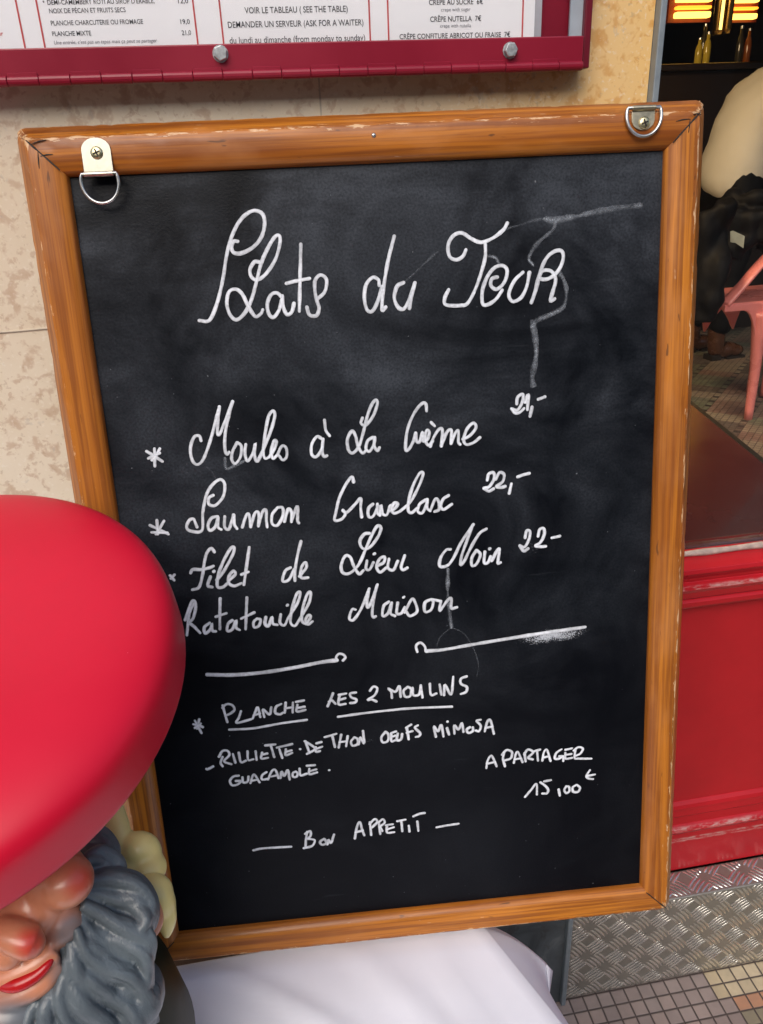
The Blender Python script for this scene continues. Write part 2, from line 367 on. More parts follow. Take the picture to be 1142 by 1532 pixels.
def cloth_mat(name, col, weave=1400, strength=0.2, rough=0.85):
    M = Mat(name); co = M.coord(); n1 = M.noise(co, 9, 4, 0.5); n2 = M.noise(co, weave, 2, 0.5)
    M.set(color=M.ramp(n1, [(0.3, tuple(c * 0.94 for c in col)), (0.7, col)]), rough=rough, spec=0.15); M.bump(n2, strength, 0.0004); return M.m
LINEN = cloth_mat('white_linen', (0.81, 0.81, 0.89))
SHIRT = cloth_mat('white_cotton', (0.80, 0.77, 0.66), 300)
BLACKC = cloth_mat('black_cloth', (0.006, 0.006, 0.007), 260, 0.3, 0.6)
def emit_mat(name, col, s):
    M = Mat(name); M.set(color=(0.1, 0.05, 0.02), emit=col, emit_s=s); return M.m
WRITING = {
 'title': [
  (3.34,[-174,277.3,-164.3,277.1,-155.6,292.1,-148.2,312.2,-141.3,337.1,-134.4,353.4,-125.3,366.1,-114.3,372.6,-105.9,370.1,-104.1,361.8,-107.7,350.4,-115.5,341.7,-126.5,336.4,-134.4,336.4,-136.8,341.1,-134.2,346.7,-130.4,346.6]),
  (3.34,[-112.5,327.3,-116.9,327.5,-121.6,321,-120.8,314.2,-115.8,311.4,-107.4,316.1,-97.5,328.2,-92,341.4,-91.3,349.3,-95.7,349,-103.6,338.6,-110.9,325.5,-116.9,308.9,-122.8,293.8,-130.1,282.1,-138.7,276,-144.4,281.2,-146.3,291.6,-143.2,301.8,-136.8,304,-131.1,299.4,-126.1,287.1,-120.7,278.1,-115.2,280.4,-113.1,283.8]),
  (3.34,[-93.5,294,-98.4,298.5,-103.9,297.1,-108.1,289.6,-108,280.9,-104,276.3,-98.1,282.1,-94,292.3]),
  (3.34,[-93.3,295.7,-93.3,285.3,-90.4,278.2,-85.7,280.5,-82.9,288.2]),
  (3.34,[-72.2,341.2,-74.7,316.9,-78.5,280.7]),
  (3.34,[-88.8,306.6,-78,308.6,-66.4,310]),
  (3.34,[-61.3,290.5,-53.1,297,-50.5,308,-56,312.6,-61.4,307.7,-62.2,297.4,-60.9,288.7,-59.5,282.6,-62.4,275.8,-69,276.7,-71.1,284.1]),
  (3.45,[-0.5,300.2,-1.1,305.4,-6.3,307.9,-13,301.7,-15.5,289.8,-13.5,278.3,-8.1,277.2,-2.1,287.3,2.2,299.2]),
  (3.45,[16.2,344.1,8.8,321.2,2.8,294,1,277.5,4.7,280]),
  (3.45,[23.1,301.6,16.6,298.5,13.3,288.2,16.5,279.3,21.9,277.3,27.8,285.7,33.9,301]),
  (3.45,[33.5,299.3,29.7,287.3,27.4,277.3]),
  (3.45,[84.2,328.5,81,322.7,74.5,319.9,68.3,323.3,67.2,333.6,72.5,341.8,80.7,343.9,89.5,338.4,98.5,334.6,109.4,337.4,120.4,344.5,124.7,350.7]),
  (3.45,[103,333.5,102.7,321.6,98.8,308,91.9,291,84.3,279.1,76.9,277.4,63.1,278.9,62.4,285.6,66.3,292.7]),
  (3.45,[114.2,302,108.7,300.6,107.6,294.5,113.1,290.7,120.6,296.5,123.8,306.7,119.9,312.1,111.6,310.8,104.1,302.5,99.3,290.6,99,278.3,103.6,276.7,112,281.2,118.6,289.6]),
  (3.45,[139.1,305.1,130.7,297.7,125,285.7,128.6,278.5,137,281.6,142.7,291.8,145.5,304.7]),
  (3.5,[147.1,276.3,151.4,287.6,155.6,303.1,161.9,316.5,170.2,322.8,177.4,322.5,178.5,314.6,173.3,304.2,163.9,297.8,155.6,298.8,158.7,305.5,167.1,304.5,171.2,296.4,168.1,284.7,166,276.9,170.2,278.7]),
 ],
 'first dish': [
  (3.05,[-239.1,155.6,-232.1,150.2,-225.1,144.4]),
  (3.05,[-226,157.3,-231.3,149.8,-235.1,146.5]),
  (3.05,[-231.1,157.7,-233,140.2]),
  (3.05,[-238.3,148.5,-226.6,153]),
  (3.05,[-185.1,162.4,-186.3,167.4,-191.5,166.4,-196.2,156.1,-195.9,143.8,-191.2,139,-184.5,144.7,-175.5,163.5,-168.4,182.2,-163.6,194.8]),
  (3.05,[-163.6,194.8,-166.3,182.1,-168.4,169.2,-166.1,168.1,-160,179.9,-150.3,199.1]),
  (3.05,[-150.3,199.1,-155.1,186.5,-160.1,171.2,-162.6,155.6,-161.7,147.6,-158.9,149.2]),
  (3.05,[-150.2,158.3,-155.4,149.8,-157.1,142,-154.1,137.3,-148.2,144,-146.3,154.5,-149.9,158.3]),
  (3.05,[-141.8,156,-143.5,147.2,-141.7,139.1,-135.7,146.7,-132.1,157.1,-134.2,144.8,-132.1,138.4,-126,147.8]),
  (3.05,[-126,147.8,-116.5,166.6,-110.8,181.9,-112,187.2,-116.8,182.3,-121.8,165.2,-125.2,147.8,-124.1,140.6,-119.6,142]),
  (3.05,[-119.6,142,-114.6,148.8,-111.3,156.5,-113.8,157.6,-117.4,147.2,-116.3,140,-111.6,143.3]),
  (3.05,[-111.6,143.3,-106.5,151.8,-102.3,149.7,-102.7,140.9,-106.8,137.9,-109.9,142.3]),
  (3.05,[-65.8,156.1,-70.9,159.1,-76.7,151.5,-77.5,141.8,-73.3,138.8,-67.5,145.6,-65,156.1]),
  (3.05,[-65,156.1,-66.8,143.7,-65.4,138.3,-62.4,139]),
  (3.05,[-62.2,174.9,-61.7,164.7,-58.3,158.8]),
  (3.15,[-24.4,174.6,-26.2,169.4,-21.4,167.3,-13.8,175.6,-8.8,187.5,-10.3,191.5,-15,186.2,-20.1,174.3,-24.4,160.4,-29.7,146.6,-36.3,139.9,-40.5,143.7,-40.7,154.4,-35.8,162.1,-32.6,157.4,-30.6,146.6,-26.6,139.2,-22.9,141.6]),
  (3.15,[-15.1,154.5,-20.6,151.3,-22.8,143.4,-19.4,140.5,-14.6,147.3,-13.3,154.4]),
  (3.15,[-13.3,154.4,-14.2,145.5,-11.4,140.8,-9.1,143.7]),
  (3.15,[40.1,177.4,39.5,184.4,35.1,184.7,26.7,174.7,19.8,159.3,17.1,140.3,20.7,140.4,25.5,148.2,28,156.1]),
  (3.15,[28,156.1,28.5,148,31.7,146.9,35.1,156.5,35.3,147.5,39.8,149,41.9,156,39.3,158,37.2,149.2,40.5,142.7,45.1,146.9]),
  (3.15,[44.1,165.7,47.5,161.9]),
  (3.15,[42.2,141.3,47.1,152.1,52.7,158.9,55.3,156,53.5,140.9]),
  (3.15,[53.5,140.9,59.7,154.8,64.3,156,63.5,142.9]),
  (3.15,[63.5,142.9,67.7,152.5,71.4,155.8,71.1,144.2,72.8,141.4]),
  (3.15,[75.6,146.6,82.9,149.7,89.4,157.3,86.9,162.3,80.4,157,76.5,146.5,79.1,141,86.3,142.3,93.3,147.2]),
  (3.23,[131.8,178.5,132.6,184.6,135.8,187.5,138.4,187,137.3,179.7,132.5,172.4,126.3,174]),
  (3.23,[126.3,174,130.1,169.4,134.8,169.9,139.1,173.5]),
  (3.23,[140.4,179.5,143.6,187,142.6,172]),
  (3.23,[147.4,174.5,145.2,165.1]),
  (3.23,[153.7,181.7,160.7,183.9]),
 ],
 'second dish': [
  (3.05,[-179.1,106.7,-183.8,104.3,-184.5,97.9,-178.5,96,-169.8,104.2,-166.7,116.6,-170.5,122.3,-178.8,117.5,-186.1,107.2,-191.6,89.3,-194.5,71.1,-205.1,71,-209.4,75.4,-205.9,82.5,-201.6,83.6,-200.2,79.8,-199,74.8]),
  (3.05,[-177.1,84.5,-183.5,83.2,-187.8,76.1,-186.6,70.5,-180.9,73.7,-176.9,83.6]),
  (3.05,[-176.9,83.6,-178,73.5,-175.1,70.5]),
  (3.05,[-170.1,84,-171.3,73,-167.1,70.8,-161.1,85.2]),
  (3.05,[-161.1,85.2,-161.3,75,-159.1,70.2]),
  (3.05,[-153.7,71.3,-149,82.4,-146.1,85,-145,78.4,-145.2,71]),
  (3.05,[-145.2,71,-139.9,84.5,-136.2,86.1,-136,79.6,-137.3,71.3]),
  (3.05,[-137.3,71.3,-131.8,85.8,-128.1,87.3,-128.7,77.2,-128.5,69.7]),
  (3.05,[-116.4,89.2,-122.3,82.3,-123.2,73,-118,70.8,-111.9,79.6,-111.1,88.5,-116,89.6]),
  (3.05,[-110.6,74,-105.9,86.6,-102.6,83.6,-103.5,73.4]),
  (3.05,[-103.5,73.4,-97.9,86.9,-96,88.1,-97.1,74.8,-96.1,71.4]),
  (3.05,[-245.3,80.5,-236.3,75.2,-228.2,69.9]),
  (3.05,[-237.7,85.4,-238.6,70.8]),
  (3.05,[-230.8,84,-240.4,70.9]),
  (3.05,[-244.5,73.1,-228.9,71.5]),
  (3.15,[-37.4,110.1,-38.8,115.6,-44.6,109.7,-52.7,95.6,-57.3,81.1,-59.4,71.9,-52.5,72.3,-48.1,77.6,-50.4,81.5]),
  (3.15,[-50.4,81.5,-46.6,78.8,-38,86.2,-31.3,92.5,-31.9,82.9,-31.6,72.6]),
  (3.15,[-19.1,85.7,-23.9,81.4,-24.4,73,-19.8,72.7,-14.8,81.7,-14.6,85.4]),
  (3.15,[-14.6,85.4,-15.1,76.1,-12.6,73.1]),
  (3.15,[-12.6,73.1,-11,84.2,-9.7,74.7,-5.3,73.5,-2.1,81.6,0.7,83.3]),
  (3.15,[-2.3,77,3.2,79.4,6.2,83.8,2.6,85,-0.4,78.7,2.1,74.4,8,75.8]),
  (3.15,[8,75.8,19,84.7,28.8,100.7,33.8,113.2,30.3,114.4,23.4,102.9,18.2,88.5,16.8,76.5,20.6,73.8,26,78.2]),
  (3.15,[35.4,86.3,28.9,82.1,26.7,74.8,31.2,72.6,36.2,81.6,36.9,86.8]),
  (3.15,[36.9,86.8,36.4,77.8,39.5,74.2]),
  (3.15,[39.5,74.2,45.5,86.5,49,82.5,48.7,75,44,73.1]),
  (3.15,[59.3,89.2,53.7,85.9,50.7,78.7,53.6,74.7,62.3,79.7]),
  (3.23,[99.8,102.4,101.5,108.6,106.3,109.9,107.3,104.2,102.1,95.8,96,94.1]),
  (3.23,[96,94.1,101.2,90.7,106.3,93]),
  (3.23,[108.6,102.5,112.7,109.4,117.4,107.2,115.7,99.6,109.2,95.2,114,93.8,118.5,94.6]),
  (3.23,[125.2,96.5,122.7,86.5]),
  (3.23,[131.7,103.3,138.1,105.2,144.2,106.3]),
 ],
 'third dish': [
  (3.23,[139,37.2,140.7,44.6,144.3,43.5,143.1,35.2,138.4,27.2,133.2,29.2]),
  (3.23,[133.2,29.2,137.3,23,142.2,25.2]),
  (3.23,[152.9,37.8,154.6,45.2,159,45.7,159.4,38.9,155.3,30.9,149.6,27.6,155.3,26.3,161,26.2]),
  (3.23,[167.6,35,176.3,36.3]),
  (3.23,[59.4,30.9,54.6,30.4,48.6,22.5,47.5,13.3,55.6,13.5,62.3,21.4,70.9,37.5,84.3,56.3]),
  (3.23,[83.5,55.6,77.5,40.3,71.3,24.1,69.4,13.2,73.6,17.1,82.1,33.3,90.5,45.9,97.9,50.3]),
  (3.23,[86.8,27.9,81.8,19.9,81.5,11.4,86.4,12.7,90.8,22.5,87.2,27.8]),
  (3.23,[95.7,25.5,94.6,13.8,98.7,13.4,101.6,20]),
  (3.23,[100.5,28.1,101.5,28.7]),
  (3.23,[102.8,14.8,107.9,24.5,111.2,27.6,110.2,19.3,109.3,11.7,112.2,12.3]),
  (3.19,[-184.3,47.5,-187.1,51.5,-192,47.2,-195.8,37.1,-199,24,-204.1,11,-211.2,8.7]),
  (3.19,[-210.9,26.9,-208.2,30.5,-200.2,29.8,-191.1,31,-187,32.6]),
  (3.19,[-191.2,21.5,-195,12.2,-190.7,9.9]),
  (3.19,[-187.6,26.5,-186.5,27.2]),
  (3.19,[-185.4,17.2,-177.2,26.1,-166.6,42.4,-164,50.3,-167.6,50,-176.1,37.4,-183,22.7,-185.2,10.4,-180,9,-175.1,12.5]),
  (3.19,[-173.9,15.2,-166,21.3,-167.4,25.3,-172.5,19.9,-173.3,12.3,-168.2,9,-160.7,11.3]),
  (3.19,[-148.8,49.5,-153.4,29.9,-158.2,9.5]),
  (3.19,[-159.7,20.8,-152.3,23.1]),
  (3.19,[-108.6,24.3,-114.4,21,-118,10.6,-111.6,11.1,-105.2,22.1]),
  (3.19,[-95.5,51.9,-100.3,37.1,-104.4,20.2,-105.3,9.6]),
  (3.19,[-100.4,14,-92.4,23,-92.8,28.8,-97.4,23.4,-98.6,12.9,-91.4,11.9]),
  (3.19,[-231.9,25.8,-228.5,20.3]),
  (3.19,[-227.4,26.3,-231.5,22.5]),
  (3.31,[-24.5,54.9,-30,54.4,-35,47.2,-32.7,39.4,-25.4,39.7,-16.6,49.5,-12.4,59.1,-15.8,62.3,-21.8,53.7,-29.1,39.1,-37.5,22.5,-47.2,13.6,-54.6,14.2,-56.2,22,-51.5,32.2,-46.1,30.8,-43.1,21,-38.1,11.9,-33.3,15.3]),
  (3.31,[-29,25.6,-30.4,17,-26.8,15.8,-22.3,23.2]),
  (3.31,[-21.2,32.3,-20.1,32.8]),
  (3.31,[-19.2,19,-11.6,22.3,-10.4,28.4,-15.7,26.5,-19.3,18.1,-15.9,12,-9.2,16.3]),
  (3.31,[-5.9,25.7,-7.4,16.2,-1.9,13.4,3.2,22.7]),
  (3.31,[10.8,28.2,6.6,17,8.2,12.6,13,14.5]),
 ],
 'fourth dish': [
  (3.11,[-210.4,-4.9,-217.3,-17.1,-220.9,-32.5,-222.8,-41.3]),
  (3.11,[-222.7,-24.4,-214.1,-5.6,-210.4,-4.6,-210.3,-11.8,-214.3,-23.2,-218.4,-27.2,-213.6,-33.1,-208.9,-39.9]),
  (3.11,[-197.7,-29.6,-203.7,-34,-203.6,-41,-197.6,-36.5,-195.6,-29.8,-195.9,-38.3,-192.4,-39.6]),
  (3.11,[-184,-3.3,-186.1,-19.7,-188,-37.4]),
  (3.11,[-190.7,-23.3,-179.4,-20.3]),
  (3.11,[-173.9,-28.7,-178.8,-32.2,-180.5,-40,-174.9,-38.5,-170.2,-29,-171,-36.9,-167.7,-40.1]),
  (3.11,[-156.5,-4.6,-158.9,-22.1,-161.2,-39.7]),
  (3.11,[-164.6,-27.5,-150.3,-21.8]),
  (3.11,[-148.2,-28.9,-152.2,-32.5,-151.9,-38.5,-147.1,-37,-144.7,-30.6,-147.8,-29]),
  (3.11,[-138.9,-27.8,-140.5,-35.2,-137,-37.9,-132.5,-28.3,-132.2,-35.9,-127.8,-37.7]),
  (3.11,[-123.1,-26.1,-124.8,-35.3,-120.5,-38.9,-116.2,-31.7]),
  (3.11,[-115.8,-16.9,-114.7,-16.2]),
  (3.11,[-116.2,-31.7,-104.6,-14.9,-100.9,-3.8,-104.7,-5.1,-110.6,-20.3,-113.7,-35.5,-109.5,-40.3,-103.3,-32.8]),
  (3.11,[-103.3,-32.8,-92.7,-15.9,-90,-4.7,-93.7,-6,-99.6,-21.2,-101.6,-35,-97.3,-39.3]),
  (3.11,[-97.3,-39.3,-92.1,-31.8,-94.7,-29.6,-97.9,-35.3,-95.5,-39.9,-90.6,-36.9]),
  (3.22,[-44.4,-27.9,-48.1,-27.6,-51.5,-37.3,-46.9,-39.1,-38.8,-28.4,-33.4,-17,-28.4,-5.6]),
  (3.22,[-28.9,-6.5,-31.7,-20.1,-30.8,-26.7,-24.9,-15.7,-19.5,-1.8]),
  (3.22,[-19.9,-2.3,-24,-15.8,-26.9,-33.4,-25.9,-38.1,-23.4,-37.3]),
  (3.22,[-8.5,-22,-14.3,-26.5,-15.9,-37.4,-10.1,-34.9,-5.5,-23.3]),
  (3.22,[-5.5,-23.3,-7.3,-35.1,-2.8,-38.5]),
  (3.22,[0.8,-23.8,-0.7,-35.3,4,-36.1,8.1,-29.4]),
  (3.22,[7.1,-18.4,8.2,-17.7]),
  (3.22,[7.8,-35.4,16,-21.1,19.5,-25.4,21,-35.5,13.2,-39.9,9.7,-35]),
  (3.22,[36.6,-22.9,29.9,-26.3,29.5,-36.3,36.1,-34.8,38.8,-26.1,36.6,-22.9,46,-25.7]),
  (3.22,[46.9,-25.7,45.5,-36.6,53.5,-26.3,58.3,-23.7,58,-34.7,64.1,-34.2]),
 ],
 'divider': [
  (4.15,[-207,-88.1,-180.3,-91,-148.5,-91.1,-114.4,-88.5,-85.9,-85,-67.8,-84.1]),
  (2.71,[-67.8,-84.1,-68.5,-80.4,-65.4,-77,-60.8,-78,-58.8,-81.7,-61.6,-85.1]),
  (2.81,[19.3,-82.2,18.3,-74.9,23.2,-71.8,27.8,-76.8,28.5,-82.6,32.3,-82.5]),
  (3.77,[29.3,-82.1,48.2,-82.1,78.4,-79.1,120.3,-75.4,157.6,-72.5,204.5,-69.4]),
 ],
 'platter': [
  (2.78,[-227.9,-144.9,-222.6,-146.8,-218.2,-149.4]),
  (2.78,[-221,-139.4,-224.6,-150.5]),
  (2.78,[-225.8,-140.7,-220.5,-156.3]),
  (2.78,[-220,-144.8,-226.8,-149.4]),
  (2.78,[-194.3,-125.4,-193.5,-132.5,-191.5,-145.9]),
  (2.78,[-195,-128.5,-190.3,-124.5,-184.2,-126.3,-182.4,-131.8,-186.8,-135.7,-192.9,-138.1]),
  (2.78,[-175.6,-134.2,-178.7,-141.8,-181.4,-147.7,-165.6,-144.9]),
  (2.78,[-163.9,-144.2,-159.9,-135.7,-157.2,-131.6,-155.6,-143.2]),
  (2.78,[-162.5,-140.4,-155.5,-138.8]),
  (2.78,[-151.3,-143.6,-151.8,-134.4,-145.4,-141,-142.7,-132.5]),
  (2.78,[-131.7,-129.7,-137.5,-132.6,-138.9,-139.5,-134.3,-141.8,-130.7,-140.3]),
  (2.78,[-126.8,-128.4,-128.7,-140.5]),
  (2.78,[-119,-129.2,-120.3,-141]),
  (2.78,[-128.2,-135.3,-119.4,-134.7]),
  (2.78,[-114.4,-132.2,-115.6,-140.1,-106.2,-139.2]),
  (2.78,[-114.8,-136.1,-106.7,-135.3]),
  (2.78,[-115.7,-128.6,-106.9,-127.7]),
  (2.78,[-190.3,-154.8,-164.2,-155.7,-132.1,-152.6,-105.6,-151.3]),
  (2.78,[-200.9,-187,-203.7,-193.9,-202.1,-198.7]),
  (2.78,[-204.8,-186.6,-200.1,-179.8,-194.6,-180.4,-193.6,-185.9,-199.8,-192.5,-192.3,-196.9]),
  (2.78,[-189.4,-184.5,-187.8,-195.6]),
  (2.78,[-182.9,-183.4,-181.7,-195.3,-176,-194.1]),
  (2.78,[-173.2,-182.6,-173.5,-193.4,-167.8,-193.1]),
  (2.78,[-164.5,-183.5,-164.4,-194.4]),
  (2.78,[-157.5,-186,-159,-193.1,-151.7,-192.9]),
  (2.78,[-158.7,-189.5,-152.1,-188.4]),
  (2.78,[-153.6,-178.3,-142.4,-178.1]),
  (2.78,[-147.3,-179.8,-145,-193.6]),
  (2.78,[-141.1,-182.2,-124,-179.5]),
  (2.78,[-138.6,-184.3,-136.3,-195.5]),
  (2.78,[-131.4,-185,-132.3,-192.2,-124.9,-190.3]),
  (2.78,[-131.7,-188.3,-125.4,-187.1]),
  (2.78,[-109.3,-177.3,-106.1,-192.2]),
  (2.78,[-110.1,-177.2,-99.6,-187.4,-108.9,-193.2]),
  (2.78,[-98.6,-185.7,-98.7,-191.5,-94.2,-191]),
  (2.78,[-98.8,-188.4,-91.4,-185.9]),
  (2.78,[-97.5,-181.2,-91.7,-180]),
  (2.78,[-116,-186.3,-115.4,-186.7]),
  (2.78,[-185.8,-212.3,-191.5,-212.6,-196,-217.6,-194.2,-223.4,-188.5,-223.1,-184.1,-219.3,-189.7,-218.5]),
  (2.78,[-182,-214.5,-181.8,-221,-177,-220.6,-175.2,-214.3]),
  (2.78,[-173.9,-222.8,-170.6,-213.9,-168.2,-213.2,-163.9,-222.9]),
  (2.78,[-172.4,-220.1,-165.5,-219]),
  (2.78,[-155,-210.9,-160.1,-214.1,-160.7,-219.5,-153.8,-219.3]),
  (2.78,[-154.2,-220.2,-149.3,-210.6,-145.1,-209.2,-142.5,-219.6]),
  (2.78,[-150.7,-216.9,-143.3,-215.8]),
  (2.78,[-140.4,-219.8,-138.5,-211.7,-136.1,-217.5,-131.5,-210.6,-130.5,-222.7]),
  (2.78,[-122.8,-213.4,-126.1,-214.9,-126.5,-219.5,-122.5,-219.9,-121,-215.8,-122.8,-213.4]),
  (2.78,[-118.4,-210.1,-118,-218.5,-110.9,-217.4]),
  (2.78,[-107.6,-211.3,-108.1,-218.1,-99.4,-216.8]),
  (2.78,[-107.8,-214.4,-99.9,-213]),
  (2.78,[-110.1,-207.3,-101.1,-207.4]),
  (2.78,[-86,-215.4,-85.2,-215.5]),
  (2.78,[-220.2,-200.4,-218.4,-201,-212.4,-198.1]),
  (2.87,[-75,-122.5,-78.2,-130.1,-81.9,-137.6]),
  (2.87,[-80.1,-132.4,-76.5,-131.2,-73.2,-135.5]),
  (2.87,[-68.1,-126.1,-69.7,-136.2,-62.1,-136.5]),
  (2.87,[-69.3,-131.3,-62,-129.6]),
  (2.87,[-68.9,-125,-60.8,-124.2]),
  (2.87,[-50,-123.9,-56.3,-124.7,-55.4,-129.3,-50.2,-132.2,-51.6,-135.6,-57.1,-136]),
  (2.87,[-34.7,-123.4,-30.8,-118.8,-26.5,-121.2,-29.6,-128.8,-38,-133.9,-33.5,-133.8,-28.3,-136.8]),
  (2.87,[-11,-134.1,-11.5,-126.6,-14.5,-122.3,-7,-127,-2.2,-120.6,-1.5,-133.8]),
  (2.87,[6.8,-122.4,2.1,-126.9,3.5,-133.9,9,-133.5,10.6,-125.7,7.1,-122.4]),
  (2.87,[12.1,-123.9,12.6,-132.8,19,-132.4,21.3,-121.8]),
  (2.87,[21.3,-121.8,22.5,-136.7]),
  (2.87,[31.3,-120.8,32,-134.1,38.1,-133.3]),
  (2.87,[42.1,-122.8,43.5,-135.2]),
  (2.87,[46.5,-136.1,47.9,-123.7,54.4,-136.2,57.4,-114.9]),
  (2.87,[72.3,-115.7,65.9,-118.1,65.7,-124,72,-128.5,70.9,-134.4,65.3,-136.3]),
  (2.87,[-71.6,-150.9,-36.2,-149,9.2,-148.4,54.8,-150.8]),
  (2.87,[-87.7,-174.1,-74.8,-171.3]),
  (2.87,[-79.4,-172.9,-77.4,-187.3]),
  (2.87,[-73.3,-188.3,-69.5,-172.8]),
  (2.87,[-65,-187.5,-62.4,-175.2]),
  (2.87,[-71.9,-181.7,-63.7,-181.5]),
  (2.87,[-55.3,-178.3,-59.2,-183,-57.8,-188.3,-52.2,-186.8,-51.8,-180.7,-54.9,-178.4]),
  (2.87,[-50.9,-187.3,-48.6,-179,-44.9,-186.9,-45.2,-171.2]),
  (2.87,[-20.4,-174.7,-25.4,-181.3,-23.9,-187.6,-18.3,-186.1,-17.5,-178.1,-20.1,-174.8]),
  (2.87,[-14.2,-177.4,-14.3,-186.9,-9.6,-186]),
  (2.87,[-14.4,-181.8,-9.7,-180.5]),
  (2.87,[-14.1,-176.8,-8.6,-175.3]),
  (2.87,[-6.9,-178.1,-8.2,-186.1,-3.6,-185.6,-2,-179]),
  (2.87,[3.5,-172,5,-186.4]),
  (2.87,[2.6,-171.9,8.6,-168.5]),
  (2.87,[3.2,-178.1,9.7,-176.7]),
  (2.87,[15.9,-170.2,12.6,-172.9,17.9,-179.6,16.8,-183.5,13.1,-184.2]),
  (2.87,[35.5,-186.4,33.8,-173,38.1,-179.6,42.1,-172.2,44,-186.7]),
  (2.87,[48.4,-176.5,50.3,-184.9]),
  (2.87,[49,-169,49.8,-168.7]),
  (2.87,[56.5,-184.5,56.8,-174.3,61.2,-179.8,65.2,-172.1,66.7,-183.4]),
  (2.87,[74.3,-178.1,70.5,-180.7,72.2,-185,77.3,-183.1,77.4,-178.4]),
  (2.87,[86.5,-170.1,81.9,-171.1,86.3,-177.2,84.3,-183.8,80.6,-182.8]),
  (2.87,[90.8,-184.8,93.9,-173.3,97.6,-172.2,101,-188.9]),
  (2.87,[91.8,-180.8,99.3,-179.5]),
 ],
 'sharing price': [
  (2.81,[91.8,-232.1,93.2,-223.4,96.9,-217,99.4,-219.2,103.6,-231]),
  (2.81,[92.3,-226.7,101.9,-225.3]),
  (2.81,[112.6,-213.8,111.1,-222.4,113.2,-232]),
  (2.81,[110,-216.8,115.3,-211.5,121.4,-214.7,119.9,-222.3,112.5,-224.5]),
  (2.81,[123.5,-228.5,125.7,-218,128.4,-215.4,133.5,-228.6]),
  (2.81,[124.2,-224.1,131.8,-223.5]),
  (2.81,[135.9,-217.2,137,-228]),
  (2.81,[135.4,-219,139.8,-213.1,145.9,-217.2,140.1,-223.4,145.3,-226.3]),
  (2.81,[145.1,-216.5,153.9,-214.5]),
  (2.81,[150.3,-216.1,151.3,-228.5]),
  (2.81,[156.4,-229,158.2,-218.5,161.8,-215.9,165.8,-230.4]),
  (2.81,[157.3,-225.2,164.4,-224]),
  (2.81,[178.5,-216.7,172.4,-220.9,171,-227.6,175.9,-228.1,180.3,-225.6]),
  (2.81,[175.9,-225.2,180.3,-226.2,180.7,-231.9]),
  (2.81,[183,-221.4,183.4,-228.9,191,-228.7]),
  (2.81,[183,-224.3,190.1,-223.7]),
  (2.81,[183,-217.7,190.6,-216.5]),
  (2.81,[194.8,-218.3,193.8,-229,199,-230.5,213.3,-232]),
  (2.81,[192.7,-219.5,198,-215.7,203.3,-218.2,200.7,-223.8,195.4,-226.2]),
  (2.81,[135.7,-273.8,142.9,-265.2,149.2,-257.9,149.7,-271.9]),
  (2.81,[153.7,-256.3,159.9,-262,162.9,-267.3,161.1,-271.7,155.9,-271.2]),
  (2.81,[158.1,-255.6,166.1,-254.7]),
  (2.81,[175.1,-267.6,176.5,-276.2]),
  (2.81,[184,-264.6,181.9,-269.3,184.1,-273.6,187.7,-271.4,187.3,-265.9,184.4,-264.6]),
  (2.81,[196.6,-264.9,192.1,-267.8,192.7,-273.5,198.5,-274.1,200.6,-269.3,196.9,-264.9]),
  (2.81,[212.2,-247.2,208.1,-254.2,210,-257.7,215.9,-259.4]),
  (2.81,[208.2,-254.6,218,-253.6]),
 ],
 'closing wish': [
  (2.85,[-179.1,-309.7,-166.6,-308.5,-136.1,-309.9]),
  (2.85,[-116.5,-292.3,-118.4,-301.3,-119.9,-311.7]),
  (2.85,[-119,-294.7,-113.1,-291.9,-113.1,-298,-117.2,-301.4]),
  (2.85,[-117.2,-301.4,-109,-304.2,-112.3,-311.3,-122.1,-313.3]),
  (2.85,[-98.1,-303.6,-102.9,-307,-100.9,-311.2,-95.7,-309.2,-97.6,-303.7]),
  (2.85,[-94.8,-311.4,-93.2,-305.5,-90.5,-309.8,-86.3,-299.1]),
  (2.85,[-62.9,-307.1,-59.6,-292.1,-55.8,-286,-54.1,-295.4,-51.9,-304.1]),
  (2.85,[-61.7,-299,-53.1,-297.4]),
  (2.85,[-44.5,-287.3,-43.9,-304.5]),
  (2.85,[-45.1,-289.8,-38.6,-284,-36.1,-288.2,-42.6,-294.6]),
  (2.85,[-34.3,-288.4,-33.5,-304.3]),
  (2.85,[-34.7,-288.9,-29.5,-285,-27.7,-289.9,-33.4,-294.3]),
  (2.85,[-33,-295.1,-31,-300.6]),
  (2.85,[-25.4,-294.7,-25.4,-303.1,-17.4,-303.5]),
  (2.85,[-25.7,-299.1,-17.5,-296.9]),
  (2.85,[-26.5,-293.2,-18.4,-292.8]),
  (2.85,[-13.2,-289.4,-3.7,-288.4]),
  (2.85,[-8.4,-290,-7.9,-303.2]),
  (2.85,[-0.2,-296.7,0.3,-304.7]),
  (2.85,[5.6,-285,13.1,-282.4,18.9,-282]),
  (2.85,[9.9,-292,10.5,-304.8]),
  (2.85,[31.9,-302.4,44.7,-301.2,57.5,-300.5]),
 ],
}
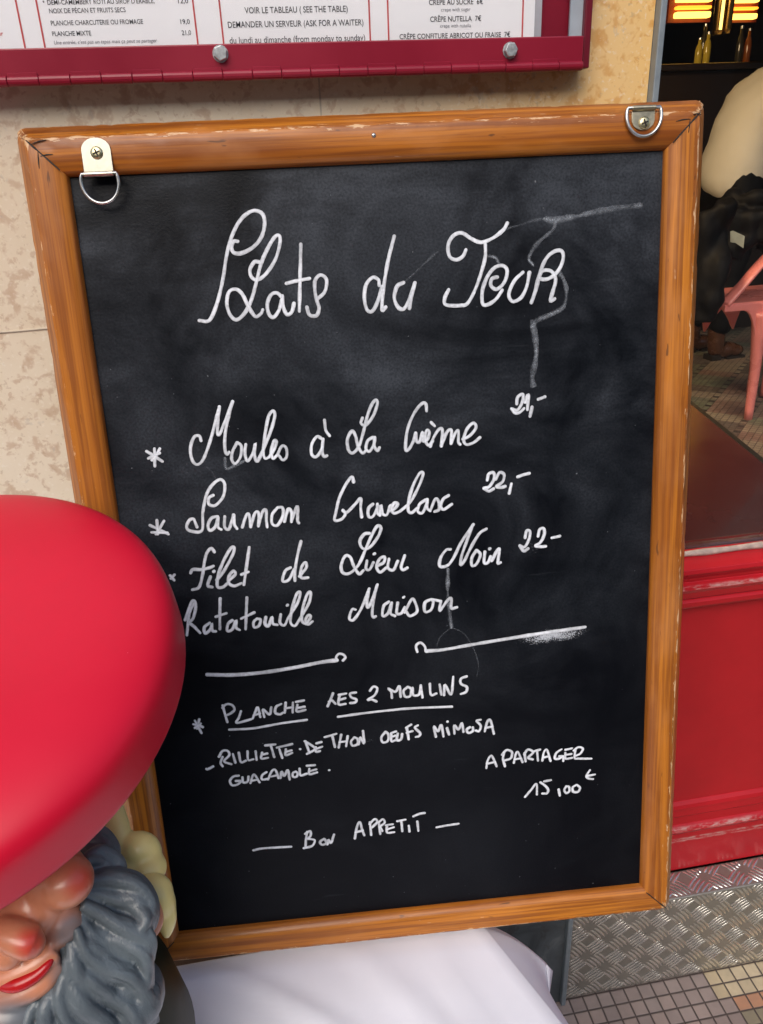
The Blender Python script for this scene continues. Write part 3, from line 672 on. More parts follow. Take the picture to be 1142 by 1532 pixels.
WATER_MARKS = [
  (2.6,[117.9,340.7,126.2,346,137.4,348.4,149.7,351.6,162,352.9,171.2,350.9]),
  (5.2,[162,352.5,171.2,350.9,190.7,353.4,211.2,356.7,231.8,359.1,254.6,360.4]),
  (3.9,[171.2,349.6,168.1,342.1,153.7,331.3,145.3,318.3,149.4,311.3]),
  (3.25,[104.3,322.2,112.4,319.9,116.4,313.9]),
  (4.55,[172.3,304.2,178.5,298,182.3,286,179.7,271.2,168.1,264.8,153.3,259.6,148,253.8]),
  (5.53,[148,257.8,151.1,241.4,152,227.1,149.8,214.8,147.6,204.5,148.6,196.1]),
  (4.24,[55.7,9.1,54.6,-20.4,55.9,-40.5,57.2,-56.9]),
  (1.41,[57.2,-56.9,44.4,-68,40.1,-79.9]),
  (1.41,[57.2,-56.9,71.3,-66.3,82.3,-87.9,85.7,-104.9,83.5,-117.3]),
  (1.92,[21.2,299.9,41.8,316.1,56.7,328.1]),
  (3.26,[-163.9,143.3,-163.3,132.6,-154.3,135.5,-143.3,140.1]),
  (1.63,[-182.9,135.7,-177.5,130,-175.1,122.7]),
]

# ------------------------------------------------------------------ ground and floors
bm = bmesh.new(); quad(bm, [(-80, -80, -0.004), (80, -80, -0.004), (80, 80, -0.004), (-80, 80, -0.004)])
struct('pavement', bm, plain('grey_pavement', (0.075, 0.073, 0.072), 0.85, 0, 0.25, 3))
T0 = at_z(1056, 1463, 0)
bm = bmesh.new(); quad(bm, [(-3, -0.6, 0), (4.5, -0.6, 0), (4.5, 0.888, 0), (-3, 0.888, 0)])
struct('mosaic_floor', bm, tile_mat('mauve_mosaic_tiles', 0.0258, 0.0, (T0.x, 0.8285), 'out'))
FL = 0.15
bm = bmesh.new(); quad(bm, [(-3, 0.93, FL), (7, 0.93, FL), (7, 9.5, FL), (-3, 9.5, FL)])
struct('interior_floor', bm, tile_mat('patterned_mosaic_tiles', 0.030, R_(47), (1.7, 2.6), 'in'))

# ------------------------------------------------------------------ stone pillar wall
WY = 0.83
wall = empty('stone_wall', 'cream stone wall with brown mottling behind the chalkboard', 'wall', (-1.2, WY, 0))
def wpart(name, mat, boxes, bev=0.0):
    bm = bmesh.new()
    for b in boxes: box(bm, *b)
    o = obj(name, bm, mat, wall); o.matrix_parent_inverse = Matrix.Translation((1.2, -WY, 0))
    if bev: bevel_mod(o, bev)
    return o
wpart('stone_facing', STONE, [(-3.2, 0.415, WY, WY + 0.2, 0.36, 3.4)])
wpart('marble_plinth', SLATE, [(-3.2, 0.405, WY - 0.003, WY + 0.2, 0.0, 0.357)])
wpart('corner_trim', TRIM, [(0.405, 0.4135, WY - 0.012, WY + 0.01, 0.0, 0.356)], 0.002)
JOINT = plain('stone_joint', (0.52, 0.45, 0.35), 0.8)
jx = at_y(478, 130, WY).x; jz = at_y(30, 494, WY).z
wpart('joint', JOINT, [(jx - 0.0008, jx + 0.0008, WY - 0.0004, WY + 0.01, jz, 3.4)])
bm = bmesh.new()
jp = [Vector((x, WY - 0.0002, jz + 0.0014 * math.sin(x * 31) - 0.012 * (x + 0.2))) for x in [-3.2 + i * 0.05 for i in range(73)]]
tube(bm, jp, 0.0012, 6); o = obj('joint', bm, JOINT, wall); o.matrix_parent_inverse = Matrix.Translation((1.2, -WY, 0))

# ------------------------------------------------------------------ shopfront window with its red apron
WX0, WX1 = 0.4225, 3.6
shop = empty('shopfront_window', 'large cafe window above a glossy red painted apron', 'window', (1.6, 0.9, 0))
def spart(name, mat, bm, smooth=False):
    o = obj(name, bm, mat, shop, smooth); o.matrix_parent_inverse = Matrix.Translation((-1.6, -0.9, 0)); return o
prof = [(0.914, 0.843), (0.905, 0.8405), (0.880, 0.8365), (0.869, 0.834), (0.8665, 0.828), (0.872, 0.818), (0.873, 0.812), (0.866, 0.8085), (0.8645, 0.803), (0.8675, 0.797),
        (0.869, 0.787), (0.873, 0.784), (0.868, 0.780), (0.868, 0.773), (0.8705, 0.769), (0.884, 0.767), (0.888, 0.762), (0.888, 0.372), (0.883, 0.366), (0.881, 0.360), (0.881, 0.354),
        (0.880, 0.344), (0.885, 0.338), (0.884, 0.322), (0.877, 0.316), (0.8755, 0.311), (0.880, 0.305), (0.883, 0.300), (0.882, 0.213), (0.914, 0.213)]
bm = bmesh.new(); A = [bm.verts.new((WX0, y, z)) for y, z in prof]; B = [bm.verts.new((WX1, y, z)) for y, z in prof]; n = len(prof)
for i in range(n): bm.faces.new((A[i], A[(i + 1) % n], B[(i + 1) % n], B[i]))
bm.faces.new(A); bm.faces.new(B)
apr = spart('red_apron', RED, bm); bevel_mod(apr, 0.0009, 2)
bm = bmesh.new(); tube(bm, [Vector((WX0 + 0.002 + i * 0.03, 0.900 + 0.0006 * math.sin(i * 1.7), 0.843)) for i in range(105)], [0.0048 + 0.0008 * math.sin(i * 2.3) for i in range(105)], 8)
spart('sealant_bead', CAULK, bm, True)
bm = bmesh.new(); box(bm, WX0, WX1, 0.905, 0.911, 0.847, 3.2); spart('glass_pane', GLASS, bm)
bm = bmesh.new(); box(bm, 0.4155, 0.4222, 0.819, 0.93, 0.36, 3.4); o = spart('window_edge_trim', TRIM, bm); bevel_mod(o, 0.0012)
bm = bmesh.new(); box(bm, WX0 - 0.006, WX1, 0.86, 0.96, 3.2, 3.4); spart('head_rail', BURG_D, bm)
bm = bmesh.new(); box(bm, WX1, WX1 + 0.2, 0.84, 0.96, 0.0, 3.4); spart('jamb', BURG_D, bm)

# checker plate kick plate
kick = empty('kick_plate', 'checkered aluminium tread plate at the foot of the red apron', 'kick plate', (1.0, WY, 0))
def kpart(name, mat, bm, smooth=False):
    o = obj(name, bm, mat, kick, smooth); o.matrix_parent_inverse = Matrix.Translation((-1.0, -WY, 0)); return o
def lens_bars(bm, P, U, V, N, u0, u1, v0, v1):
    """five-bar tread: raised lens shaped bars on the plane P + u U + v V"""
    step = 0.0375
    for j in range(int((v1 - v0) / step) + 2):
        for i in range(int((u1 - u0) / step) + 2):
            c = (u0 + (i + 0.35) * step, v0 + (j + 0.3) * step); ang = R_(38) if (i + j) % 2 == 0 else R_(-52)
            d = Vector((math.cos(ang), math.sin(ang))); p = Vector((-d.y, d.x))
            for k in range(-2, 3):
                q = Vector(c) + p * (k * 0.0071) + d * random.uniform(-0.0006, 0.0006); L, W, H = 0.0188, 0.0023, 0.0027
                ts = [t / 40 for t in range(-40, 41) if u0 <= q.x + d.x * t / 40 * L <= u1 and v0 <= q.y + d.y * t / 40 * L <= v1]
                if len(ts) < 24: continue
                ta, tb = ts[0], ts[-1]; top, lo, hi = [], [], []
                for s_ in (-1, -0.75, -0.4, 0, 0.4, 0.75, 1):
                    t = ta + (tb - ta) * (s_ + 1) / 2; a = q + d * (t * L); wv = W * (1 - s_ * s_) ** 0.5 if abs(s_) < 1 else 0.0
                    a = a + p * (0.0016 * (1 - t * t)); top.append((a, H * (1 - s_ * s_))); lo.append(a - p * wv); hi.append(a + p * wv)
                f = lambda a, h: bm.verts.new(P + U * a.x + V * a.y + N * h)
                tv = [f(a, h + 0.0001) for a, h in top]; lv = [f(a, 0.0) for a in lo[1:-1]]; hv = [f(a, 0.0) for a in hi[1:-1]]
                n_ = len(tv)
                for s in (lv, hv):
                    bm.faces.new((tv[0], tv[1], s[0])); bm.faces.new((tv[-1], tv[-2], s[-1]))
                    for m_ in range(1, n_ - 2): bm.faces.new((tv[m_], tv[m_ + 1], s[m_], s[m_ - 1]))
KX0, KX1 = 0.4145, 1.5
bm = bmesh.new(); box(bm, KX0, KX1, WY - 0.001, 0.881, 0.0, 0.2118); o = kpart('plate', ALU, bm); bevel_mod(o, 0.003, 3)
bm = bmesh.new(); lens_bars(bm, Vector((0, WY - 0.0010, 0)), Vector((1, 0, 0)), Vector((0, 0, 1)), Vector((0, -1, 0)), KX0 + 0.002, KX1, 0.002, 0.208)
lens_bars(bm, Vector((0, 0, 0.2118)), Vector((1, 0, 0)), Vector((0, 1, 0)), Vector((0, 0, 1)), KX0 + 0.002, KX1, WY + 0.001, 0.878)
kpart('tread_bars', RIB, bm, True)

# ------------------------------------------------------------------ menu case on the wall
MF = 0.800
mc = empty('menu_case', 'burgundy metal menu case with a glass front bolted to the wall', 'display case', (-0.2, WY, 1.45))
MI = Matrix.Translation((0.2, -WY, -1.45))
def mpart(name, mat, bm, smooth=False, parent=None):
    o = obj(name, bm, mat, parent or mc, smooth)
    if not parent: o.matrix_parent_inverse = MI
    return o
zb = at_y(436, 110, MF).z            # hinge line
bx1 = at_y(873.5, 70, MF).x
def zof(px, py, y=MF): return at_y(px, py, y).z
bar_t = zof(520, 61)
bm = bmesh.new(); box(bm, -0.95, bx1, MF, MF + 0.006, zb + 0.003, bar_t); o = mpart('bottom_bar', BURG, bm); bevel_mod(o, 0.0012)
sx = at_y(887, 60, WY - 0.03).x
bm = bmesh.new(); box(bm, bx1 + 0.0015, sx, MF + 0.004, WY, zb - 0.002, 2.35); o = mpart('side_wall', BURG_D, bm); bevel_mod(o, 0.0012)
bm = bmesh.new(); box(bm, -0.95, bx1 + 0.0013, MF + 0.0085, WY, zb - 0.001, zb + 0.004); o = mpart('floor_wall', BURG_D, bm)
bm = bmesh.new(); box(bm, -0.95, bx1 + 0.0013, WY - 0.012, WY - 0.001, zb + 0.0045, 2.35); o = mpart('back_panel', BURG, bm)
bm = bmesh.new(); box(bm, at_y(852, 30, MF + 0.012).x, at_y(872, 30, MF + 0.012).x, MF + 0.0105, MF + 0.0135, zb + 0.0045, 2.35); mpart('glazing_strip', plain('pale_grey_strip', (0.33, 0.37, 0.42), 0.4), bm)
bm = bmesh.new(); box(bm, -0.95, at_y(851, 30, MF + 0.008).x, MF + 0.0065, MF + 0.0085, zb + 0.0045, 2.35); mpart('glass_front', CASEGLASS, bm)
# piano hinge: alternating knuckles on one pin line
bm = bmesh.new(); x = -0.95; k = 0; hy = MF + 0.001; seg_ = 0.0262
while x < bx1 - 0.002:
    x1 = min(x + seg_ - 0.0004, bx1 - 0.0005)
    M_ = Matrix.Translation((x, hy, zb)) @ Matrix.Rotation(R_(90), 4, 'Y')
    lathe(bm, [(0.0040 if k % 2 else 0.0043, 0), (0.0040 if k % 2 else 0.0043, x1 - x)], M_, 14)
    if k % 2: box(bm, x + 0.0004, x1 - 0.0004, MF - 0.0009, MF - 0.0001, zb + 0.001, zb + 0.0062)
    x += seg_; k += 1
o = mpart('piano_hinge', BURG, bm); bevel_mod(o, 0.0004, 1)
for px, py in ((330, 80.5), (763, 75.5)):
    c = at_y(px, py, MF); bm = bmesh.new()
    M_ = Matrix.Translation(c) @ Matrix.Rotation(R_(90), 4, 'X') @ Matrix.Rotation(R_(20 if px < 500 else 4), 4, 'Z')
    lathe(bm, [(0.0066, 0.0), (0.0066, 0.0045), (0.0059, 0.0058), (0.0, 0.0061)][:3], M_, 6)
    b_ = mpart('bolt', ZINC, bm); bevel_mod(b_, 0.0004)
    bm = bmesh.new(); lathe(bm, [(0.0069, 0.0001), (0.0069, 0.0008)], M_, 24); o = obj('washer', bm, ZINC, b_); o.matrix_parent_inverse = Matrix.Identity(4); 

# the printed menu inside the case
PY = MF + 0.0125
px1 = at_y(800, 30, PY).x
menu = empty('menu_sheet', 'white printed food and drink menu inside the burgundy case', 'menu', (-0.2, PY, zb))
PI_ = Matrix.Translation((0.2, -PY, -zb))
def ppart(name, mat, bm, smooth=False):
    o = obj(name, bm, mat, menu, smooth); o.matrix_parent_inverse = PI_; return o
bm = bmesh.new(); box(bm, -0.93, px1, PY, PY + 0.0006, zb + 0.006, 2.3); ppart('paper', PAPER, bm)
bm = bmesh.new(); box(bm, px1, at_y(811, 30, PY).x, PY + 0.001, PY + 0.003, zb + 0.006, 2.3); ppart('holder_edge', plain('frosted_edge', (0.42, 0.42, 0.46), 0.4), bm)
for px in (76 - 65, 62.5 / 2.483 + 5, 150 / 2.483, 726 / 2.483, 823 / 2.483, 440 + 281 / 2.483, 440 + 350 / 2.483, 440 + 849 / 2.483)[1:]:
    c = at_y(px, 33, PY).x; bm = bmesh.new(); box(bm, c - 0.0007, c + 0.0007, PY - 0.0004, PY - 0.0001, zb + 0.007, 2.28); ppart('red_rule', INK_R, bm)
def text(s, px0, py0, px1_, py1, cap, mat, weight=0.0, shear=0.0):
    P0 = at_y(px0, py0, PY); P1 = at_y(px1_, py1, PY)
    cu = bpy.data.curves.new('lettering', 'FONT'); cu.body = s; cu.size = 1.0; cu.offset = weight; cu.shear = shear; cu.resolution_u = 3
    to = bpy.data.objects.new('lettering', cu); COL.objects.link(to); bpy.context.view_layer.update()
    me = bpy.data.meshes.new_from_object(to.evaluated_get(bpy.context.evaluated_depsgraph_get()))
    COL.objects.unlink(to); bpy.data.objects.remove(to)
    xs = [v.co.x for v in me.vertices]; wd = max(xs) - min(xs); x0 = min(xs)
    hc = cap * (P1 - P0).length / math.hypot(px1_ - px0, py1 - py0)
    sx_, sy_ = (P1.x - P0.x) / wd, hc / 0.73
    zm = (P0.z + P1.z) / 2
    for v in me.vertices: v.co = Vector((P0.x + (v.co.x - x0) * sx_, PY - 0.0003, zm + v.co.y * sy_))
    me.materials.append(mat)
    o = bpy.data.objects.new('lettering', me); COL.objects.link(o); o.parent = menu; o.matrix_parent_inverse = PI_
    return o
B_ = 0.004
text("DEMI-CAMEMBERT RÔTI AU SIROP D'ÉRABLE,", 71.7, 7.5, 231.6, 4.5, 6.6, INK, B_)
text("NOIX DE PÉCAN ET FRUITS SECS", 74.5, 20, 188.5, 18, 6.6, INK, B_)
text("PLANCHE CHARCUTERIE OU FROMAGE", 77, 38, 214.6, 35.8, 6.6, INK, B_)
text("PLANCHE MIXTE", 79, 54, 137, 53, 6.6, INK, B_)
text("Une entrée, c'est pas un tapas mais ça peut se partager", 81.5, 66.3, 235.6, 63.3, 5.2, INK_L, 0, 0.25)
text("•", 65, 7.5, 67.5, 7.4, 9, INK_L)
text("12,0", 267, 5.2, 282, 4.8, 6.4, INK, 0.004); text("19,0", 270.6, 36, 284.5, 35.5, 6.4, INK, 0.004); text("21,0", 272.6, 52.5, 286.4, 52, 6.4, INK, 0.004)
text("eur", -6, 53.5, 5.5, 53, 6, INK_R, 0.01)
text("VOIR LE TABLEAU ( SEE THE TABLE)", 366.5, 19.6, 520.5, 18, 8.2, INK, B_)
text("DEMANDER UN SERVEUR (ASK FOR A WAITER)", 341.5, 40.5, 544, 38.9, 8.2, INK, B_)
text("du lundi au dimanche (from monday to sunday)", 344, 63.6, 546.7, 62.4, 8.8, INK, 0.0)
text("CRÊPE AU SUCRE  6€", 642, 7.2, 722.7, 6.3, 6.8, INK, 0.008); text("crepe with sugar", 660, 17, 704, 16.6, 4.8, INK_L)
text("CRÊPE NUTELLA  7€", 643.8, 32.5, 720, 31.4, 6.8, INK, 0.008); text("crepe with nutella", 658.7, 41.2, 704.6, 40.8, 4.8, INK_L)
text("CRÊPE CONFITURE ABRICOT OU FRAISE  7€", 598, 58, 763.4, 55.6, 6.6, INK, 0.006)

# ------------------------------------------------------------------ the chalkboard
QU, QV, QN = Vector((0.9967347, -0.0807333, 0.0014334)), Vector((0.0130356, 0.1784059, 0.9838706)), Vector((-0.0796868, -0.9806393, 0.1788758))
BM = Matrix((QU, QV, QN)).transposed().to_4x4(); BM.translation = Vector((0.11573, 0.69746, 0.9721))
HW, HH = 0.275, 0.4085
board = empty('chalkboard', 'wood framed black menu board with handwritten white dishes, leaning on the wall', 'chalkboard', mat=BM)
def bpart(name, mat, bm, parent=None, smooth=False):
    return obj(name, bm, mat, parent or board, smooth)
bm = bmesh.new(); box(bm, -HW - 0.01, HW + 0.01, -HH - 0.01, HH + 0.01, -0.005, 0.0); panel = bpart('writing_panel', BOARD, bm)
def rail_prof(r, o):       # ridge and outer edge distance from the inner edge
    k = r / 0.0335; q = (o - r) / 0.0162
    return [(0.0, -0.004), (0.0, 0.0035), (0.0012, 0.0062), (0.0035, 0.0088), (0.0068, 0.0107), (0.0105, 0.0117), (0.016 * k, 0.0122), (0.024 * k, 0.0124), (r - 0.002, 0.0124), (r, 0.0119), (r + 0.0015 * q, 0.0105),
            (r + 0.0085 * q, 0.0020), (r + 0.0150 * q, -0.0062), (o, -0.0085), (o, -0.0150), (0.0, -0.0150)]
RP = {'T': rail_prof(0.0303, 0.0440), 'L': rail_prof(0.0303, 0.0435), 'R': rail_prof(0.0290, 0.0425), 'B': rail_prof(0.0300, 0.0445)}
def rail(side, lft, rgt, half, off, ang, seed):
    bm = bmesh.new(); N_ = 110; rings = []; P0, PL, PR = RP[side], RP[lft], RP[rgt]; wl = bm.verts.layers.float.new('wear')
    for i in range(N_ + 1):
        t = -1 + 2 * i / N_; t = math.copysign(1 - (1 - abs(t)) ** 1.25, t); ring = []
        for k, (y, z) in enumerate(P0):
            xl, xr = -(half + PL[k][0]), half + PR[k][0]; x = xl + (xr - xl) * (t + 1) / 2; y2, z2 = y, z; wv = 0.0
            e = max(0.0, abs(t) - 0.972) / 0.028
            if k in (8, 9, 10, 12, 13):     # chips along the ridge and the outer edge
                d = noise.noise(Vector((x * 60, k * 0.7, seed))); d = max(0.0, d - 0.18) * 0.0020 + max(0.0, noise.noise(Vector((x * 190, 3.3, seed + 2))) - 0.3) * 0.0014
                y2, z2 = y - d, z - d; wv = {8: 0.55, 9: 0.9, 10: 0.6, 12: 0.1, 13: 0.5}[k] * (0.8 if side in 'L' else 1.0)
            if 8 <= k <= 14: wv = max(wv, min(1.0, 1.5 * e))
            if 11 <= k < 15: y2 -= 0.0035 * e * e
            if 8 <= k < 15: z2 -= 0.002 * e * e
            v = bm.verts.new((x, y2, z2)); v[wl] = wv; ring.append(v)
        rings.append(ring)
    n_ = len(P0)
    for a, b in zip(rings, rings[1:]):
        for k in range(n_): bm.faces.new((a[k], a[(k + 1) % n_], b[(k + 1) % n_], b[k]))
    bm.faces.new(rings[0]); bm.faces.new(rings[-1])
    o = bpart('frame_rail', WOOD, bm); o.location = off; o.rotation_euler = (0, 0, ang)
    for p in o.data.polygons: p.use_smooth = True
    es = o.modifiers.new('edges', 'EDGE_SPLIT'); es.split_angle = R_(34)
    return o
rail('T', 'L', 'R', HW, (0, HH, 0), 0, 1.1); rail('B', 'R', 'L', HW, (0, -HH, 0), math.pi, 5.2)
rail('L', 'B', 'T', HH, (-HW, 0, 0), math.pi / 2, 9.4); rail('R', 'T', 'B', HH, (HW, 0, 0), -math.pi / 2, 14.7)
# mitre gaps and the corner brads
for sx_, sy_ in ((-1, 1), (1, 1), (1, -1), (-1, -1)):
    bm = bmesh.new(); tube(bm, [Vector((sx_ * (HW + t), sy_ * (HH + t), 0.0121)) for t in (0.004, 0.012, 0.018, 0.024, 0.0295)], [0.0005, 0.0008, 0.0007, 0.0009, 0.0004], 6); bpart('mitre_gap', BLACKLINE, bm)
for (cx_, cy_), brs in (((-HW, HH), (((-0.025, 0.026), (-0.012, 0.029)), ((-0.019, 0.016), (-0.008, 0.017)), ((-0.0205, 0.020), (-0.0215, 0.006)))),
                        ((HW, HH), (((0.006, 0.022), (0.019, 0.0235)), ((0.0195, 0.0235), (0.0185, 0.012)), ((0.030, 0.027), (0.0225, 0.0275))))):
    for p, q in brs:
        bm = bmesh.new(); P_, Q_ = Vector((cx_ + p[0], cy_ + p[1], 0.0124)), Vector((cx_ + q[0], cy_ + q[1], 0.0124)); md = P_.lerp(Q_, 0.5) + Vector((0, 0.0005, 0.0003))
        tube(bm, [P_, P_.lerp(md, 0.5), md, md.lerp(Q_, 0.5), Q_], [0.0003, 0.0005, 0.0006, 0.0005, 0.0003], 6); bpart('corner_brad', BLACKLINE, bm)
# D-ring hangers
def screw(parent, c):
    M_ = Matrix.Translation(c); bm = bmesh.new()
    lathe(bm, [(0.0054, 0.0), (0.0053, 0.0007), (0.0042, 0.0015), (0.0026, 0.0019)], M_, 28); s = obj('screw', bm, BRASS_S, parent, True)
    bm = bmesh.new()
    for a in (0.35, 0.35 + math.pi / 2):
        Mr = M_ @ Matrix.Rotation(a, 4, 'Z'); box(bm, -0.0032, 0.0032, -0.0007, 0.0007, 0.0010, 0.00215, Mr)
    for v in bm.verts: pass
    return s, bm
def hanger(cx_, top, bot, folded):
    bm = bmesh.new(); hw_ = 0.0108 if folded else 0.0128; pts = []
    if not folded:
        for k in range(13):
            a = math.pi - math.pi * k / 12; pts.append((cx_ + hw_ * math.cos(a), top - 0.010 + 0.010 * math.sin(a)))
        pts += [(cx_ + hw_, bot), (cx_ - hw_, bot)]
    else:
        pts = [(cx_ - hw_, top), (cx_ + hw_, top)]
        for k in range(13):
            a = -math.pi * k / 12; pts.append((cx_ + hw_ * math.cos(a), bot + 0.009 + 0.009 * math.sin(a)))
    f = bm.faces.new([bm.verts.new((x, y, 0.0127)) for x, y in pts]); r = bmesh.ops.extrude_face_region(bm, geom=[f])
    for e in r['geom']:
        if isinstance(e, bmesh.types.BMVert): e.co.z += 0.0011
    roll_y = top if folded else bot
    lathe(bm, [(0.0024, -hw_), (0.0024, hw_)], Matrix.Translation((cx_, roll_y, 0.0148)) @ Matrix.Rotation(R_(90), 4, 'Y'), 16)
    h = bpart('hanger', plain('brassy_strap', (0.50, 0.45, 0.32), 0.34, 1.0, 0.15, 200) if folded else plain('nickel_strap', (0.46, 0.44, 0.37), 0.36, 1.0, 0.1, 200), bm); bevel_mod(h, 0.0003)
    ring = []; n_ = 44; rx, ry = 0.0163, 0.0178
    for k in range(n_ + 1):
        a = R_(22) - R_(224) * k / n_; sg = max(0.0, -math.sin(a) + 0.37) / 1.37
        ring.append(Vector((cx_ + rx * math.cos(a), roll_y - 0.0063 + ry * math.sin(a), 0.0148 + 0.0012 * sg * (1 if folded else -1.5))))
    bm = bmesh.new(); loop_tube(bm, ring, 0.00155, 12); obj('ring', bm, STEEL, h, True)
    s, bmx = screw(h, Vector((cx_ + (0.0005 if not folded else 0.001), (top - 0.0125) if not folded else (top - 0.0125), 0.0139)))
    obj('screw_cross', bmx, BLACKLINE, h)
hanger(-0.2452, 0.4375, 0.4075, False)
hanger(0.2495, 0.4425, 0.4240, True)
bm = bmesh.new(); lathe(bm, [(0.0021, 0), (0.0019, 0.0007), (0.0008, 0.0013)], Matrix.Translation((0.0009, 0.4298, 0.0124)), 12); bpart('nail', STEEL, bm, smooth=True)

# the handwriting: strokes in board millimetres, chalk marker laid on the panel
def ribbon(bm, pts, wd, z0, seed, n=7, wob=0.16, fl=None, ink=None):
    P = smooth_pts([Vector((x / 1000, y / 1000, 0)) for x, y in pts], n); Q = [P[0]]
    for p in P[1:]:
        if (p - Q[-1]).length > 0.0004: Q.append(p)
    if len(Q) < 2: Q.append(Q[0] + Vector((0.0005, 0, 0)))
    h = wd / 2000; n_ = len(Q); prev = None; z = z0
    t0 = (Q[1] - Q[0]).normalized(); t1 = (Q[-1] - Q[-2]).normalized()
    sec = [(Q[0] - t0 * h * 0.85, t0, 0.45), (Q[0] - t0 * h * 0.5, t0, 0.8)]
    for i, p in enumerate(Q): sec.append((p, (Q[min(i + 1, n_ - 1)] - Q[max(i - 1, 0)]).normalized(), 1.0))
    sec += [(Q[-1] + t1 * h * 0.5, t1, 0.8), (Q[-1] + t1 * h * 0.85, t1, 0.45)]
    for i, (p, t, k) in enumerate(sec):
        s = Vector((-t.y, t.x, 0)); r = h * k * (1 + wob * noise.noise(Vector((p.x * 90, p.y * 90, seed))) * 1.6 + 0.10 * noise.noise(Vector((p.x * 700, p.y * 700, seed + 4))))
        row = (bm.verts.new(p + s * r + Vector((0, 0, z))), bm.verts.new(p + Vector((0, 0, z + 0.00016))), bm.verts.new(p - s * r + Vector((0, 0, z))))
        if fl:
            g = 1.0 if wd > 2.6 else 0.35
            row[0][fl] = 0.2 * g; row[1][fl] = g * (0.55 + 0.45 * noise.noise(Vector((p.x * 40, p.y * 40, seed)))); row[2][fl] = 0.0
        if ink:
            tone = 0.93 + 0.30 * noise.noise(Vector((p.x * 34, p.y * 34, seed * 1.7))) + 0.10 * noise.noise(Vector((seed * 3.1, 0.5, 2))); ed_ = 0.72 + 0.28 * noise.noise(Vector((p.x * 300, p.y * 300, seed)))
            tone = max(0.5, min(1.0, tone)); row[0][ink] = tone * ed_; row[1][ink] = tone; row[2][ink] = tone * (1.5 - ed_) * 0.9
        if prev:
            bm.faces.new((prev[0], prev[1], row[1], row[0])); bm.faces.new((prev[1], prev[2], row[2], row[1]))
        prev = row; z += 2.5e-6
    return z
for k, (what, strokes) in enumerate(WRITING.items()):
    bm = bmesh.new(); z = 0.0004; ik = bm.verts.layers.float.new('ink')
    for i, (wd, s) in enumerate(strokes): z = ribbon(bm, list(zip(s[::2], s[1::2])), wd, z if z < 0.0016 else 0.0004, k * 31 + i, ink=ik)
    o = obj('chalk_' + what.replace(' ', '_'), bm, CHALK, panel)
bm = bmesh.new(); z = 0.0002; fl_ = bm.verts.layers.float.new('dust')
for i, (wd, s) in enumerate(WATER_MARKS): z = ribbon(bm, list(zip(s[::2], s[1::2])), wd, 0.00012 + i * 1e-5, 900 + i, 7, 0.5, fl_)
obj('dried_water_mark', bm, STAIN, panel)
# rubbed chalk dust
def dust(cx_, cy_, rx, ry, ang, amt, z):
    dbm = bmesh.new(); lay = dbm.verts.layers.float.new('dust')
    c, s = math.cos(ang), math.sin(ang)
    n1, n2 = 28, 14; V = []
    for j in range(n2 + 1):
        row = []
        for i in range(n1 + 1):
            u, v = -1 + 2 * i / n1, -1 + 2 * j / n2
            q = dbm.verts.new(((cx_ + (u * rx * c - v * ry * s)) / 1000, (cy_ + (u * rx * s + v * ry * c)) / 1000, z))
            q[lay] = amt * max(0.0, 1 - (abs(u) ** 2 + abs(v) ** 2) ** 0.5) ** 0.8; row.append(q)
        V.append(row)
    for j in range(n2):
        for i in range(n1): dbm.faces.new((V[j][i], V[j][i + 1], V[j + 1][i + 1], V[j + 1][i]))
    obj('chalk_smear', dbm, DUST, panel)
def bmm(px, py):
    r = ray(px, py); o_ = BM.translation; t = (o_ - CAM).dot(QN) / r.dot(QN); p = CAM + r * t - o_; return p.dot(QU) * 1000, p.dot(QV) * 1000
x_, y_ = bmm(826, 951); dust(x_, y_, 55, 11, 0.06, 1.0, 0.00008)
for px, py, rx, ry, a_, am in ((800, 812, 26, 16, 0.2, 0.55), (228, 681, 12, 8, 0.2, 0.6), (236, 792, 11, 7, 0.2, 0.5), (552, 1107, 14, 5, 0.2, 0.8), (760, 410, 55, 30, 0.3, 0.30), (590, 440, 26, 24, 0.5, 0.28),
                              (735, 1090, 8, 7, 0, 0.6), (745, 825, 14, 12, 0, 0.3), (345, 840, 16, 12, 0.3, 0.25), (790, 650, 80, 45, -0.2, 0.13), (670, 940, 12, 30, 0, 0.3)):
    x_, y_ = bmm(px, py); dust(x_, y_, rx * 1.15, ry * 1.15, a_, am * 0.6, 0.00009 + 0.00001 * (px % 7))


# ------------------------------------------------------------------ table and cloth under the board
TZ = 0.510
EF, E1, E2 = at_z(690, 1370, TZ), at_z(722, 1388, TZ), at_z(845, 1540, TZ)
ed = (E2 - E1).normalized()
tab = empty('small_table', 'low table under the white tablecloth carrying board and gnome', 'table', (-0.2, 0.4, 0))
TI = Matrix.Translation((0.2, -0.4, 0))
bm = bmesh.new(); a_ = E1 - ed * 0.12; b_ = E1 + ed * 0.75; off = Vector((-0.006, 0, 0))
pl = [a_ + off, b_ + off, Vector((-0.75, b_.y, TZ)), Vector((-0.75, a_.y, TZ))]
lo = [bm.verts.new((p.x, p.y, TZ - 0.03)) for p in pl]; hi = [bm.verts.new((p.x, p.y, TZ - 0.004)) for p in pl]
bm.faces.new(lo); bm.faces.new(hi)
for i in range(4): bm.faces.new((lo[i], lo[(i + 1) % 4], hi[(i + 1) % 4], hi[i]))
TW = plain('dark_table_wood', (0.09, 0.045, 0.025), 0.5); o = obj('table_top', bm, TW, tab); o.matrix_parent_inverse = TI
for x, y in ((0.10, 0.68), (0.26, 0.02), (-0.68, 0.68), (-0.68, 0.02)):
    bm = bmesh.new(); box(bm, x - 0.02, x + 0.02, y - 0.02, y + 0.02, 0.0, TZ - 0.031); o = obj('leg', bm, TW, tab); o.matrix_parent_inverse = TI; bevel_mod(o, 0.003)
